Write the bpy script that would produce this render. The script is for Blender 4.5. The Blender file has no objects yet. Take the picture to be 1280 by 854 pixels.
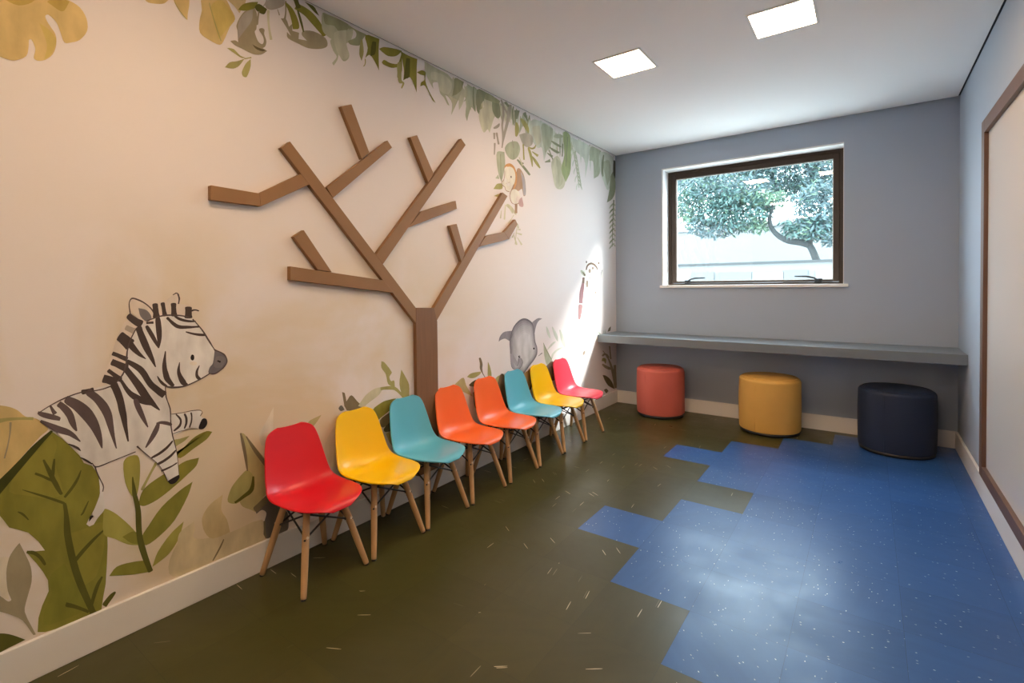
import bpy, bmesh, math, random
from mathutils import Vector, Matrix, noise
C = bpy.context.scene
COL = C.collection
PI = math.pi

# ------------------------------------------------------------------ camera, world, sun, exposure
CAM_H = 1.1943
XL, XR, YB, YF, H = -2.0873, 0.5186, 4.701, -2.3, 2.5      # room: left, right, window wall, wall behind the camera, ceiling
FOC, YAW, PITCH, ROLL, AXIS_Y = 617.25, 0.6257, 0.0193, -0.0103, 369.49
fw = Vector((-math.sin(YAW), math.cos(YAW), 0)); rt = Vector((math.cos(YAW), math.sin(YAW), 0)); up = Vector((0, 0, 1))
cF = math.cos(PITCH)*fw - math.sin(PITCH)*up
cU = math.cos(PITCH)*up + math.sin(PITCH)*fw
cR = math.cos(ROLL)*rt + math.sin(ROLL)*cU
cU = -math.sin(ROLL)*rt + math.cos(ROLL)*cU
cam = bpy.data.cameras.new('camera'); cam_o = bpy.data.objects.new('camera', cam); COL.objects.link(cam_o)
m = Matrix((cR, cU, -cF)).transposed().to_4x4(); m.translation = (0, 0, CAM_H); cam_o.matrix_world = m
cam.sensor_width = 36; cam.lens = FOC/1280*36; cam.shift_y = (AXIS_Y-427)/1280; cam.clip_start = 0.02
C.camera = cam_o

w = bpy.data.worlds.new('sky'); C.world = w; w.use_nodes = True
bg = w.node_tree.nodes['Background']; bg.inputs[0].default_value = (0.72, 0.88, 1.0, 1); bg.inputs[1].default_value = 9.0
sun = bpy.data.lights.new('sun', 'SUN'); sun.energy = 9.5; sun.angle = math.radians(11); sun.color = (1, .97, .92)
sun_o = bpy.data.objects.new('sun', sun); COL.objects.link(sun_o)
sun_o.rotation_euler = Vector((-1.93, -1.41, -1.66)).to_track_quat('-Z', 'Y').to_euler()
PANEL = 37.0                                                # ceiling panels
PANEL_COL = (1.0, 0.67, 0.40)
C.view_settings.view_transform = 'Standard'; C.view_settings.look = 'None'
C.view_settings.gamma = 1; C.view_settings.use_curve_mapping = False
C.view_settings.exposure = 0.68
C.cycles.use_denoising = True
C.cycles.max_bounces = 10; C.cycles.diffuse_bounces = 6; C.cycles.sample_clamp_indirect = 6

# ------------------------------------------------------------------ helpers
def mat(name, col, rough=.5, spec=.5, metal=0, vary=0, scale=8, bump=0, bscale=60, stretch=None, emit=0):
    m = bpy.data.materials.new(name); m.use_nodes = True; nt = m.node_tree; b = nt.nodes['Principled BSDF']
    b.inputs['Base Color'].default_value = (*col, 1); b.inputs['Roughness'].default_value = rough
    b.inputs['Specular IOR Level'].default_value = spec; b.inputs['Metallic'].default_value = metal
    if emit:
        b.inputs['Emission Color'].default_value = (*col, 1); b.inputs['Emission Strength'].default_value = emit
    if vary or bump:
        tc = nt.nodes.new('ShaderNodeTexCoord'); mp = nt.nodes.new('ShaderNodeMapping'); nt.links.new(tc.outputs['Object'], mp.inputs[0])
        if stretch: mp.inputs['Scale'].default_value = stretch
    if vary:
        n = nt.nodes.new('ShaderNodeTexNoise'); n.inputs['Scale'].default_value = scale; n.inputs['Detail'].default_value = 5
        nt.links.new(mp.outputs[0], n.inputs['Vector'])
        mx = nt.nodes.new('ShaderNodeMix'); mx.data_type = 'RGBA'
        mx.inputs[6].default_value = (*[c*(1-vary) for c in col], 1); mx.inputs[7].default_value = (*[min(1, c*(1+vary)) for c in col], 1)
        nt.links.new(n.outputs[0], mx.inputs[0]); nt.links.new(mx.outputs[2], b.inputs['Base Color'])
    if bump:
        n2 = nt.nodes.new('ShaderNodeTexNoise'); n2.inputs['Scale'].default_value = bscale; nt.links.new(mp.outputs[0], n2.inputs['Vector'])
        bp = nt.nodes.new('ShaderNodeBump'); bp.inputs['Strength'].default_value = bump; bp.inputs['Distance'].default_value = .002
        nt.links.new(n2.outputs[0], bp.inputs['Height']); nt.links.new(bp.outputs[0], b.inputs['Normal'])
    return m

def obj(name, bm, mats, parent=None, smooth=False, loc=None):
    me = bpy.data.meshes.new(name); bm.normal_update(); bm.to_mesh(me); bm.free()
    for mm in (mats if isinstance(mats, (list, tuple)) else [mats]): me.materials.append(mm)
    if smooth:
        for p in me.polygons: p.use_smooth = True
    o = bpy.data.objects.new(name, me); COL.objects.link(o)
    if parent: o.parent = parent
    if loc: o.location = loc
    return o
def tag(o, label, cat, group=None):
    o['label'] = label; o['category'] = cat
    if group: o['group'] = group
    return o
def thing(name, label, cat, loc=(0, 0, 0), rotz=0, group=None):
    o = bpy.data.objects.new(name, None); COL.objects.link(o); o.location = loc; o.rotation_euler = (0, 0, rotz); o.empty_display_size = .1
    return tag(o, label, cat, group)
def struct(name, bm, m, parent=None, smooth=False):
    o = obj(name, bm, m, parent, smooth)
    if not parent: o['kind'] = 'structure'
    return o
def dup(root, loc, rotz, label, group=None):
    r = root.copy(); COL.objects.link(r); r.location = loc; r.rotation_euler = (0, 0, rotz); r['label'] = label
    if group: r['group'] = group
    for ch in list(root.children):
        c = ch.copy(); COL.objects.link(c); c.parent = r
        for g in ch.children:
            d = g.copy(); COL.objects.link(d); d.parent = c
    return r
def bx(bm, x0, x1, y0, y1, z0, z1, bevel=0, seg=2):
    r = bmesh.ops.create_cube(bm, size=1); vs = r['verts']
    for v in vs: v.co = Vector(((x0+x1)/2+v.co.x*(x1-x0), (y0+y1)/2+v.co.y*(y1-y0), (z0+z1)/2+v.co.z*(z1-z0)))
    if bevel:
        es = list({e for v in vs for e in v.link_edges})
        bmesh.ops.bevel(bm, geom=es, offset=bevel, segments=seg, affect='EDGES', profile=.5)
    return bm
def box(*a, **k): return bx(bmesh.new(), *a, **k)
def tube(bm, pts, rad, n=10, cap=True):
    pts = [Vector(p) for p in pts]; rings = []
    rads = rad if isinstance(rad, (list, tuple)) else [rad]*len(pts)
    prev = None
    for i, p in enumerate(pts):
        t = (pts[min(i+1, len(pts)-1)]-pts[max(i-1, 0)]).normalized()
        if prev is None:
            a = Vector((0, 0, 1)) if abs(t.z) < .9 else Vector((1, 0, 0)); u = t.cross(a).normalized()
        else:
            u = (prev - t*prev.dot(t)).normalized()
        prev = u; v = t.cross(u)
        rings.append([bm.verts.new(p+(u*math.cos(2*PI*k/n)+v*math.sin(2*PI*k/n))*rads[i]) for k in range(n)])
    for a, b in zip(rings, rings[1:]):
        for k in range(n): bm.faces.new((a[k], a[(k+1) % n], b[(k+1) % n], b[k]))
    if cap:
        bm.faces.new(rings[0][::-1]); bm.faces.new(rings[-1])
    return bm
def lathe(prof, n=48):
    bm = bmesh.new(); rings = []
    for r, z in prof:
        rings.append([bm.verts.new((0, 0, z))] if r < 1e-6 else [bm.verts.new((r*math.cos(2*PI*k/n), r*math.sin(2*PI*k/n), z)) for k in range(n)])
    for a, b in zip(rings, rings[1:]):
        for k in range(n):
            k2 = (k+1) % n
            if len(a) == 1 and len(b) == 1: continue
            if len(a) == 1: bm.faces.new((a[0], b[k2], b[k]))
            elif len(b) == 1: bm.faces.new((a[k], a[k2], b[0]))
            else: bm.faces.new((a[k], a[k2], b[k2], b[k]))
    bmesh.ops.recalc_face_normals(bm, faces=bm.faces); return bm
def prism_x(bm, poly, x0, x1):
    """polygon of (y, z) points extruded from x0 to x1"""
    a = [bm.verts.new((x0, y, z)) for y, z in poly]; b = [bm.verts.new((x1, y, z)) for y, z in poly]
    bm.faces.new(a); bm.faces.new(b[::-1]); n = len(poly)
    for k in range(n): bm.faces.new((a[k], a[(k+1) % n], b[(k+1) % n], b[k]))
    bmesh.ops.recalc_face_normals(bm, faces=bm.faces); return bm

# ------------------------------------------------------------------ room materials
M_white = mat('white_paint', (.80, .80, .79), .6, .3)
M_base = mat('white_gloss_paint', (.78, .77, .75), .35, .5)
M_wall = mat('blue_grey_paint', (.375, .438, .53), .7, .25, vary=.02, scale=3)
M_gap = mat('gap_shade_paint', (.05, .055, .06), .9, .1)
M_ceil = mat('ceiling_paint', (.91, .91, .91), .85, .1)

def wallpaper():
    m = bpy.data.materials.new('watercolour_wallpaper'); m.use_nodes = True; nt = m.node_tree; N = nt.nodes; L = nt.links
    b = N['Principled BSDF']; b.inputs['Roughness'].default_value = .75; b.inputs['Specular IOR Level'].default_value = .2
    tc = N.new('ShaderNodeTexCoord'); sp = N.new('ShaderNodeSeparateXYZ'); L.new(tc.outputs['Object'], sp.inputs[0])
    n = N.new('ShaderNodeTexNoise'); n.inputs['Scale'].default_value = 1.5; n.inputs['Detail'].default_value = 6; n.inputs['Distortion'].default_value = .6
    L.new(tc.outputs['Object'], n.inputs['Vector'])
    r = N.new('ShaderNodeValToRGB'); r.color_ramp.elements[0].position = .40; r.color_ramp.elements[1].position = .58; L.new(n.outputs[0], r.inputs[0])
    # washes of ochre lie low on the wall
    mr = N.new('ShaderNodeMapRange'); mr.inputs[1].default_value = 1.6; mr.inputs[2].default_value = 1.05; L.new(sp.outputs[2], mr.inputs[0])
    my = N.new('ShaderNodeMapRange'); my.inputs[1].default_value = 2.9; my.inputs[2].default_value = 1.7; L.new(sp.outputs[1], my.inputs[0])
    mu = N.new('ShaderNodeMath'); mu.operation = 'MULTIPLY'; L.new(r.outputs[0], mu.inputs[0]); L.new(mr.outputs[0], mu.inputs[1])
    mv = N.new('ShaderNodeMath'); mv.operation = 'MULTIPLY'; L.new(mu.outputs[0], mv.inputs[0]); L.new(my.outputs[0], mv.inputs[1])
    mw = N.new('ShaderNodeMath'); mw.operation = 'MULTIPLY'; L.new(mv.outputs[0], mw.inputs[0]); mw.inputs[1].default_value = .8
    mx = N.new('ShaderNodeMix'); mx.data_type = 'RGBA'; mx.inputs[6].default_value = (.77, .725, .715, 1); mx.inputs[7].default_value = (.66, .55, .36, 1)
    L.new(mw.outputs[0], mx.inputs[0]); L.new(mx.outputs[2], b.inputs['Base Color'])
    return m
M_paper = wallpaper()

# ------------------------------------------------------------------ floor: vinyl tiles, a green field and a blue field
def floor_mat(name, col, fleck, sx, sy, keep, thr, bright, spec=.5):
    m = bpy.data.materials.new(name); m.use_nodes = True; nt = m.node_tree; N = nt.nodes; L = nt.links
    b = N['Principled BSDF']; b.inputs['Specular IOR Level'].default_value = spec
    tc = N.new('ShaderNodeTexCoord'); at = N.new('ShaderNodeAttribute'); at.attribute_name = 'turn'
    tn = N.new('ShaderNodeAttribute'); tn.attribute_name = 'tint'
    vr = N.new('ShaderNodeVectorRotate'); vr.rotation_type = 'Z_AXIS'; L.new(tc.outputs['Object'], vr.inputs['Vector']); L.new(at.outputs['Fac'], vr.inputs['Angle'])
    mp = N.new('ShaderNodeMapping'); mp.inputs['Scale'].default_value = (sx, sy, 1); L.new(vr.outputs[0], mp.inputs[0])
    vo = N.new('ShaderNodeTexVoronoi'); vo.voronoi_dimensions = '2D'; vo.inputs['Scale'].default_value = 1; L.new(mp.outputs[0], vo.inputs['Vector'])
    lt = N.new('ShaderNodeMath'); lt.operation = 'LESS_THAN'; L.new(vo.outputs['Distance'], lt.inputs[0]); lt.inputs[1].default_value = thr
    sc = N.new('ShaderNodeSeparateColor'); L.new(vo.outputs['Color'], sc.inputs[0])
    kp = N.new('ShaderNodeMath'); kp.operation = 'LESS_THAN'; L.new(sc.outputs[0], kp.inputs[0]); kp.inputs[1].default_value = keep
    mu = N.new('ShaderNodeMath'); mu.operation = 'MULTIPLY'; L.new(lt.outputs[0], mu.inputs[0]); L.new(kp.outputs[0], mu.inputs[1])
    mu2 = N.new('ShaderNodeMath'); mu2.operation = 'MULTIPLY'; L.new(mu.outputs[0], mu2.inputs[0]); L.new(sc.outputs[1], mu2.inputs[1])
    mu3 = N.new('ShaderNodeMath'); mu3.operation = 'MULTIPLY'; L.new(mu2.outputs[0], mu3.inputs[0]); mu3.inputs[1].default_value = bright
    n = N.new('ShaderNodeTexNoise'); n.inputs['Scale'].default_value = 1; n.inputs['Detail'].default_value = 6
    mp2 = N.new('ShaderNodeMapping'); mp2.inputs['Scale'].default_value = (5, 28, 1); L.new(vr.outputs[0], mp2.inputs[0]); L.new(mp2.outputs[0], n.inputs['Vector'])
    mr = N.new('ShaderNodeMapRange'); mr.inputs[3].default_value = .86; mr.inputs[4].default_value = 1.14; L.new(n.outputs[0], mr.inputs[0])
    mt = N.new('ShaderNodeMath'); mt.operation = 'MULTIPLY'; L.new(mr.outputs[0], mt.inputs[0]); L.new(tn.outputs['Fac'], mt.inputs[1])
    vm = N.new('ShaderNodeVectorMath'); vm.operation = 'SCALE'; vm.inputs[0].default_value = col; L.new(mt.outputs[0], vm.inputs['Scale'])
    mx = N.new('ShaderNodeMix'); mx.data_type = 'RGBA'; L.new(mu3.outputs[0], mx.inputs[0]); L.new(vm.outputs[0], mx.inputs[6]); mx.inputs[7].default_value = (*fleck, 1)
    L.new(mx.outputs[2], b.inputs['Base Color'])
    n3 = N.new('ShaderNodeTexNoise'); n3.inputs['Scale'].default_value = 3.5; n3.inputs['Detail'].default_value = 8; n3.inputs['Roughness'].default_value = .65
    L.new(tc.outputs['Object'], n3.inputs['Vector'])
    rr = N.new('ShaderNodeMapRange'); rr.inputs[1].default_value = 0; rr.inputs[2].default_value = 1; rr.inputs[3].default_value = .16; rr.inputs[4].default_value = .54
    L.new(n3.outputs[0], rr.inputs[0]); L.new(rr.outputs[0], b.inputs['Roughness'])
    n4 = N.new('ShaderNodeTexNoise'); n4.inputs['Scale'].default_value = 9; L.new(tc.outputs['Object'], n4.inputs['Vector'])
    bp = N.new('ShaderNodeBump'); bp.inputs['Strength'].default_value = .15; bp.inputs['Distance'].default_value = .004; L.new(n4.outputs[0], bp.inputs['Height']); L.new(bp.outputs[0], b.inputs['Normal'])
    return m
M_green = floor_mat('green_vinyl_tile', (.052, .049, .013), (.60, .50, .34), 11, 200, .012, .30, 1.3, .38)
M_blue = floor_mat('blue_vinyl_tile', (.027, .093, .29), (.62, .70, .80), 75, 150, .028, .24, 1.1, .4)
M_joint = mat('tile_joint', (.03, .035, .03), .7)
TX, TY, TX0, TY0 = .314, .3103, -1.155, 1.508
starts = {0: -.527, 1: -.841, 2: -1.155, 3: -.841, 4: -.527, 5: -.841, 6: -1.155, 7: -.841, 8: -.527, 9: -.21, 10: .10, -1: -.21, -2: .1, -3: .1}
random.seed(11)
bm = bmesh.new()
bx(bm, XL-.02, XR+.02, YF-.02, YB+.02, -.08, -.0012)
for f in bm.faces: f.material_index = 2
lt_turn = bm.faces.layers.float.new('turn'); lt_tint = bm.faces.layers.float.new('tint')
def clampx(x): return min(max(x, XL), XR)
def clampy(y): return min(max(y, YF), YB)
for j in range(-14, 12):
    for i in range(-4, 7):
        x0, x1 = clampx(TX0+i*TX), clampx(TX0+(i+1)*TX); y0, y1 = clampy(TY0+j*TY), clampy(TY0+(j+1)*TY)
        if x1-x0 < .004 or y1-y0 < .004: continue
        g = .0003
        f = bm.faces.new([bm.verts.new(p) for p in ((x0+g, y0+g, 0), (x1-g, y0+g, 0), (x1-g, y1-g, 0), (x0+g, y1-g, 0))])
        blue = TX0+i*TX > starts.get(j, .4)-.02
        f.material_index = 1 if blue else 0
        f[lt_turn] = random.choice((0, PI/2, 0, PI/2, .6, -.7)) + random.gauss(0, .12); f[lt_tint] = random.uniform(.92, 1.08)
struct('floor', bm, [M_green, M_blue, M_joint])

# ------------------------------------------------------------------ walls, ceiling, baseboards
T = .25
struct('wall_left', box(XL-T, XL, YF-T, YB+T, -.08, 2.75), M_paper)
struct('wall_right', box(XR, XR+T, YF-T, YB+T, -.08, 2.75), M_wall)
struct('wall_front', box(XL-T, XR+T, YF-T, YF, -.08, 2.75), M_wall)
WX0, WX1, WZ0, WZ1 = -1.612, -.160, 1.182, 2.300
bm = bmesh.new()
bx(bm, XL-.01, WX0, YB, YB+T, -.08, 2.75); bx(bm, WX1, XR+.01, YB, YB+T, -.08, 2.75)
bx(bm, WX0, WX1, YB, YB+T, -.08, WZ0); bx(bm, WX0, WX1, YB, YB+T, WZ1, 2.75)
struct('wall_back', bm, M_wall)
bm = bmesh.new(); GAP = .012
bx(bm, XL+GAP, XR-GAP, YF+GAP, YB-GAP, H, H+.05)
for f in bm.faces: f.material_index = 0
n0 = len(bm.faces)
bx(bm, XL-T, XR+T, YF-T, YB+T, H+.05, H+.12)
bm.faces.ensure_lookup_table()
for f in bm.faces[n0:]: f.material_index = 1
for a in ((XL-.01, XL+GAP, YF, YB), (XR-GAP, XR+.01, YF, YB), (XL, XR, YB-GAP, YB+.01), (XL, XR, YF-.01, YF+GAP)):
    n0 = len(bm.faces); bx(bm, *a, H+.006, H+.052); bm.faces.ensure_lookup_table()
    for f in bm.faces[n0:]: f.material_index = 1                # dark strips set in the gap along the walls, painting in its shade
struct('ceiling', bm, [M_ceil, M_gap])
BH, BT = .122, .015
struct('baseboard_left', box(XL, XL+BT, YF, YB, 0, BH, bevel=.002), M_base)
struct('baseboard_right', box(XR-BT, XR, YF, YB, 0, BH, bevel=.002), M_base)
struct('baseboard_back', box(XL+BT, XR-BT, YB-BT, YB, 0, BH, bevel=.002), M_base)
struct('baseboard_front', box(XL+BT, XR-BT, YF, YF+BT, 0, BH, bevel=.002), M_base)

# ------------------------------------------------------------------ window
M_bronze = mat('dark_bronze_frame', (.045, .028, .019), .6, .3)
M_gasket = mat('pale_gasket', (.55, .55, .52), .5)
M_black = mat('black_metal', (.018, .018, .02), .4, .5)
glass = bpy.data.materials.new('window_glass'); glass.use_nodes = True; nt = glass.node_tree
for n in list(nt.nodes):
    if n.type == 'BSDF_PRINCIPLED': nt.nodes.remove(n)
tr = nt.nodes.new('ShaderNodeBsdfTransparent'); tr.inputs[0].default_value = (.95, .975, .97, 1)
gl = nt.nodes.new('ShaderNodeBsdfGlossy'); gl.inputs['Roughness'].default_value = .01
fr = nt.nodes.new('ShaderNodeFresnel'); ge = nt.nodes.new('ShaderNodeNewGeometry'); ir = nt.nodes.new('ShaderNodeMapRange')
ir.inputs[3].default_value = 1.5; ir.inputs[4].default_value = 1/1.5          # the same reflection on both faces of the pane
nt.links.new(ge.outputs['Backfacing'], ir.inputs[0]); nt.links.new(ir.outputs[0], fr.inputs[0])
ms = nt.nodes.new('ShaderNodeMixShader'); nt.links.new(fr.outputs[0], ms.inputs[0]); nt.links.new(tr.outputs[0], ms.inputs[1]); nt.links.new(gl.outputs[0], ms.inputs[2])
nt.links.new(ms.outputs[0], nt.nodes['Material Output'].inputs[0])
win = bpy.data.objects.new('window_1', None); COL.objects.link(win); win['kind'] = 'structure'
FY = YB+.155
def ring(x0, x1, z0, z1, wd, y0, y1, wb=None):
    bm = bmesh.new(); wb = wb or wd
    bx(bm, x0, x0+wd, y0, y1, z0, z1, .003); bx(bm, x1-wd, x1, y0, y1, z0, z1, .003)
    bx(bm, x0+wd, x1-wd, y0, y1, z1-wd, z1, .003); bx(bm, x0+wd, x1-wd, y0, y1, z0, z0+wb, .003); return bm
bm = bmesh.new()
bx(bm, WX0, WX0+.012, YB-.001, FY, WZ0, WZ1); bx(bm, WX1-.004, WX1, YB-.001, FY, WZ0, WZ1); bx(bm, WX0, WX1, YB-.001, FY, WZ1-.012, WZ1); bx(bm, WX0, WX1, YB, FY, WZ0-.004, WZ0+.004)
obj('reveal_lining', bm, M_white, win)
obj('window_frame', ring(WX0+.006, WX1, WZ0, WZ1-.006, .036, FY, FY+.07, .02), M_bronze, win)
sash = obj('sash', ring(WX0+.046, WX1-.036, WZ0+.022, WZ1-.044, .042, FY-.006, FY+.05, .016), M_bronze, win)
obj('gasket', ring(WX0+.086, WX1-.076, WZ0+.036, WZ1-.084, .008, FY+.008, FY+.02), M_gasket, sash)
obj('window_pane', box(WX0+.085, WX1-.075, FY+.018, FY+.024, WZ0+.036, WZ1-.084), glass, sash)
obj('window_sill', box(WX0-.018, WX1+.03, YB-.022, YB+.165, WZ0-.022, WZ0+.003, bevel=.004), M_white, win)
for xx, sgn in ((WX0+.20, 1), (WX1-.18, -1)):
    bm = bmesh.new()
    bx(bm, xx-.028, xx+.028, FY-.022, FY-.004, WZ0+.012, WZ0+.05, .005)
    tube(bm, [(xx, FY-.022, WZ0+.035), (xx+sgn*.03, FY-.045, WZ0+.055), (xx+sgn*.08, FY-.05, WZ0+.068), (xx+sgn*.17, FY-.05, WZ0+.070)], [.009, .009, .008, .006], 8)
    obj('latch_handle', bm, M_black, win, True)

# ------------------------------------------------------------------ whiteboard on the right wall
M_brown = mat('brown_frame_wood', (.135, .075, .052), .45, .4, vary=.15, scale=12, stretch=(1, 1, .1))
M_board = mat('white_laminate', (.70, .68, .66), .16, .5)
wb = thing('whiteboard', 'tall glossy white board in a brown wooden frame on the right wall', 'whiteboard', (XR, 2.6, 0))
y0, y1, z0, z1, fwid = 1.35, 3.645, .148, 2.045, .075
def lb(x0, x1, ya, yb, za, zb, bev=.002): return box(x0, x1, ya-2.6, yb-2.6, za, zb, bevel=bev)
obj('board_panel', lb(-.012, 0, y0+.03, y1-.03, z0+.03, z1-.03), M_board, wb)
for a in ((y0, y0+fwid, z0, z1), (y1-fwid, y1, z0, z1), (y0+fwid, y1-fwid, z1-.07, z1), (y0+fwid, y1-fwid, z0, z0+.06)):
    obj('frame_rail', lb(-.03, 0, *a), M_brown, wb)

# ------------------------------------------------------------------ the painted jungle on the left wall
MC = {
 'o': (.235, .225, .04), 'O2': (.27, .25, .045), 'O3': (.215, .215, .035), 'o2': (.33, .39, .20), 'd': (.105, .105, .02), 'd2': (.12, .095, .045), 'd3': (.22, .15, .11),
 'l': (.38, .36, .14), 'L': (.36, .34, .08), 'L2': (.46, .40, .19), 'L3': (.56, .54, .38), 'y': (.61, .47, .21), 'y2': (.48, .36, .10), 'y3': (.58, .46, .15), 'y4': (.55, .45, .24),
 'g': (.33, .29, .19), 'g2': (.38, .35, .30), 'g3': (.45, .43, .36), 's': (.41, .445, .33), 's2': (.56, .595, .51), 's3': (.46, .47, .34), 's4': (.55, .55, .42), 't': (.25, .275, .18), 't2': (.32, .33, .20),
 'v': (.055, .06, .012), 'v2': (.07, .075, .05), 'p': (.68, .62, .50), 'q': (.60, .52, .34), 'W': (.56, .46, .26), 'W2': (.45, .31, .12),
 'G': (.20, .165, .10), 'G2': (.16, .145, .125), 'G3': (.42, .36, .30),
 'z': (.76, .71, .68), 'z2': (.70, .62, .54), 'k': (.075, .055, .05), 'k2': (.12, .09, .09), 'K': (.025, .02, .02), 'K2': (.10, .075, .07), 'n': (.16, .15, .165), 'n2': (.20, .185, .19), 'pk': (.74, .66, .58),
 'e': (.27, .25, .27), 'e2': (.335, .315, .335), 'h1': (.44, .425, .44), 'h3': (.53, .515, .53), 'h': (.40, .385, .40), 'h2': (.48, .465, .48), 'f': (.58, .57, .58),
 'c': (.82, .78, .68), 'm': (.32, .18, .18), 'm2': (.55, .37, .36), 'm3': (.26, .14, .15), 'b': (.40, .27, .18), 'b2': (.16, .11, .08), 'b3': (.24, .19, .15), 'b4': (.50, .44, .36),
 'F': (.84, .74, .62), 'F2': (.85, .85, .85), 'F3': (.82, .66, .60), 'O': (.62, .33, .14), 'O4': (.86, .78, .68)}
MM = {k: mat('paint_%02d' % i, c, .75, .2, vary=.42, scale=1, stretch=(1, 16, 7)) for i, (k, c) in enumerate(MC.items())}
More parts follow.
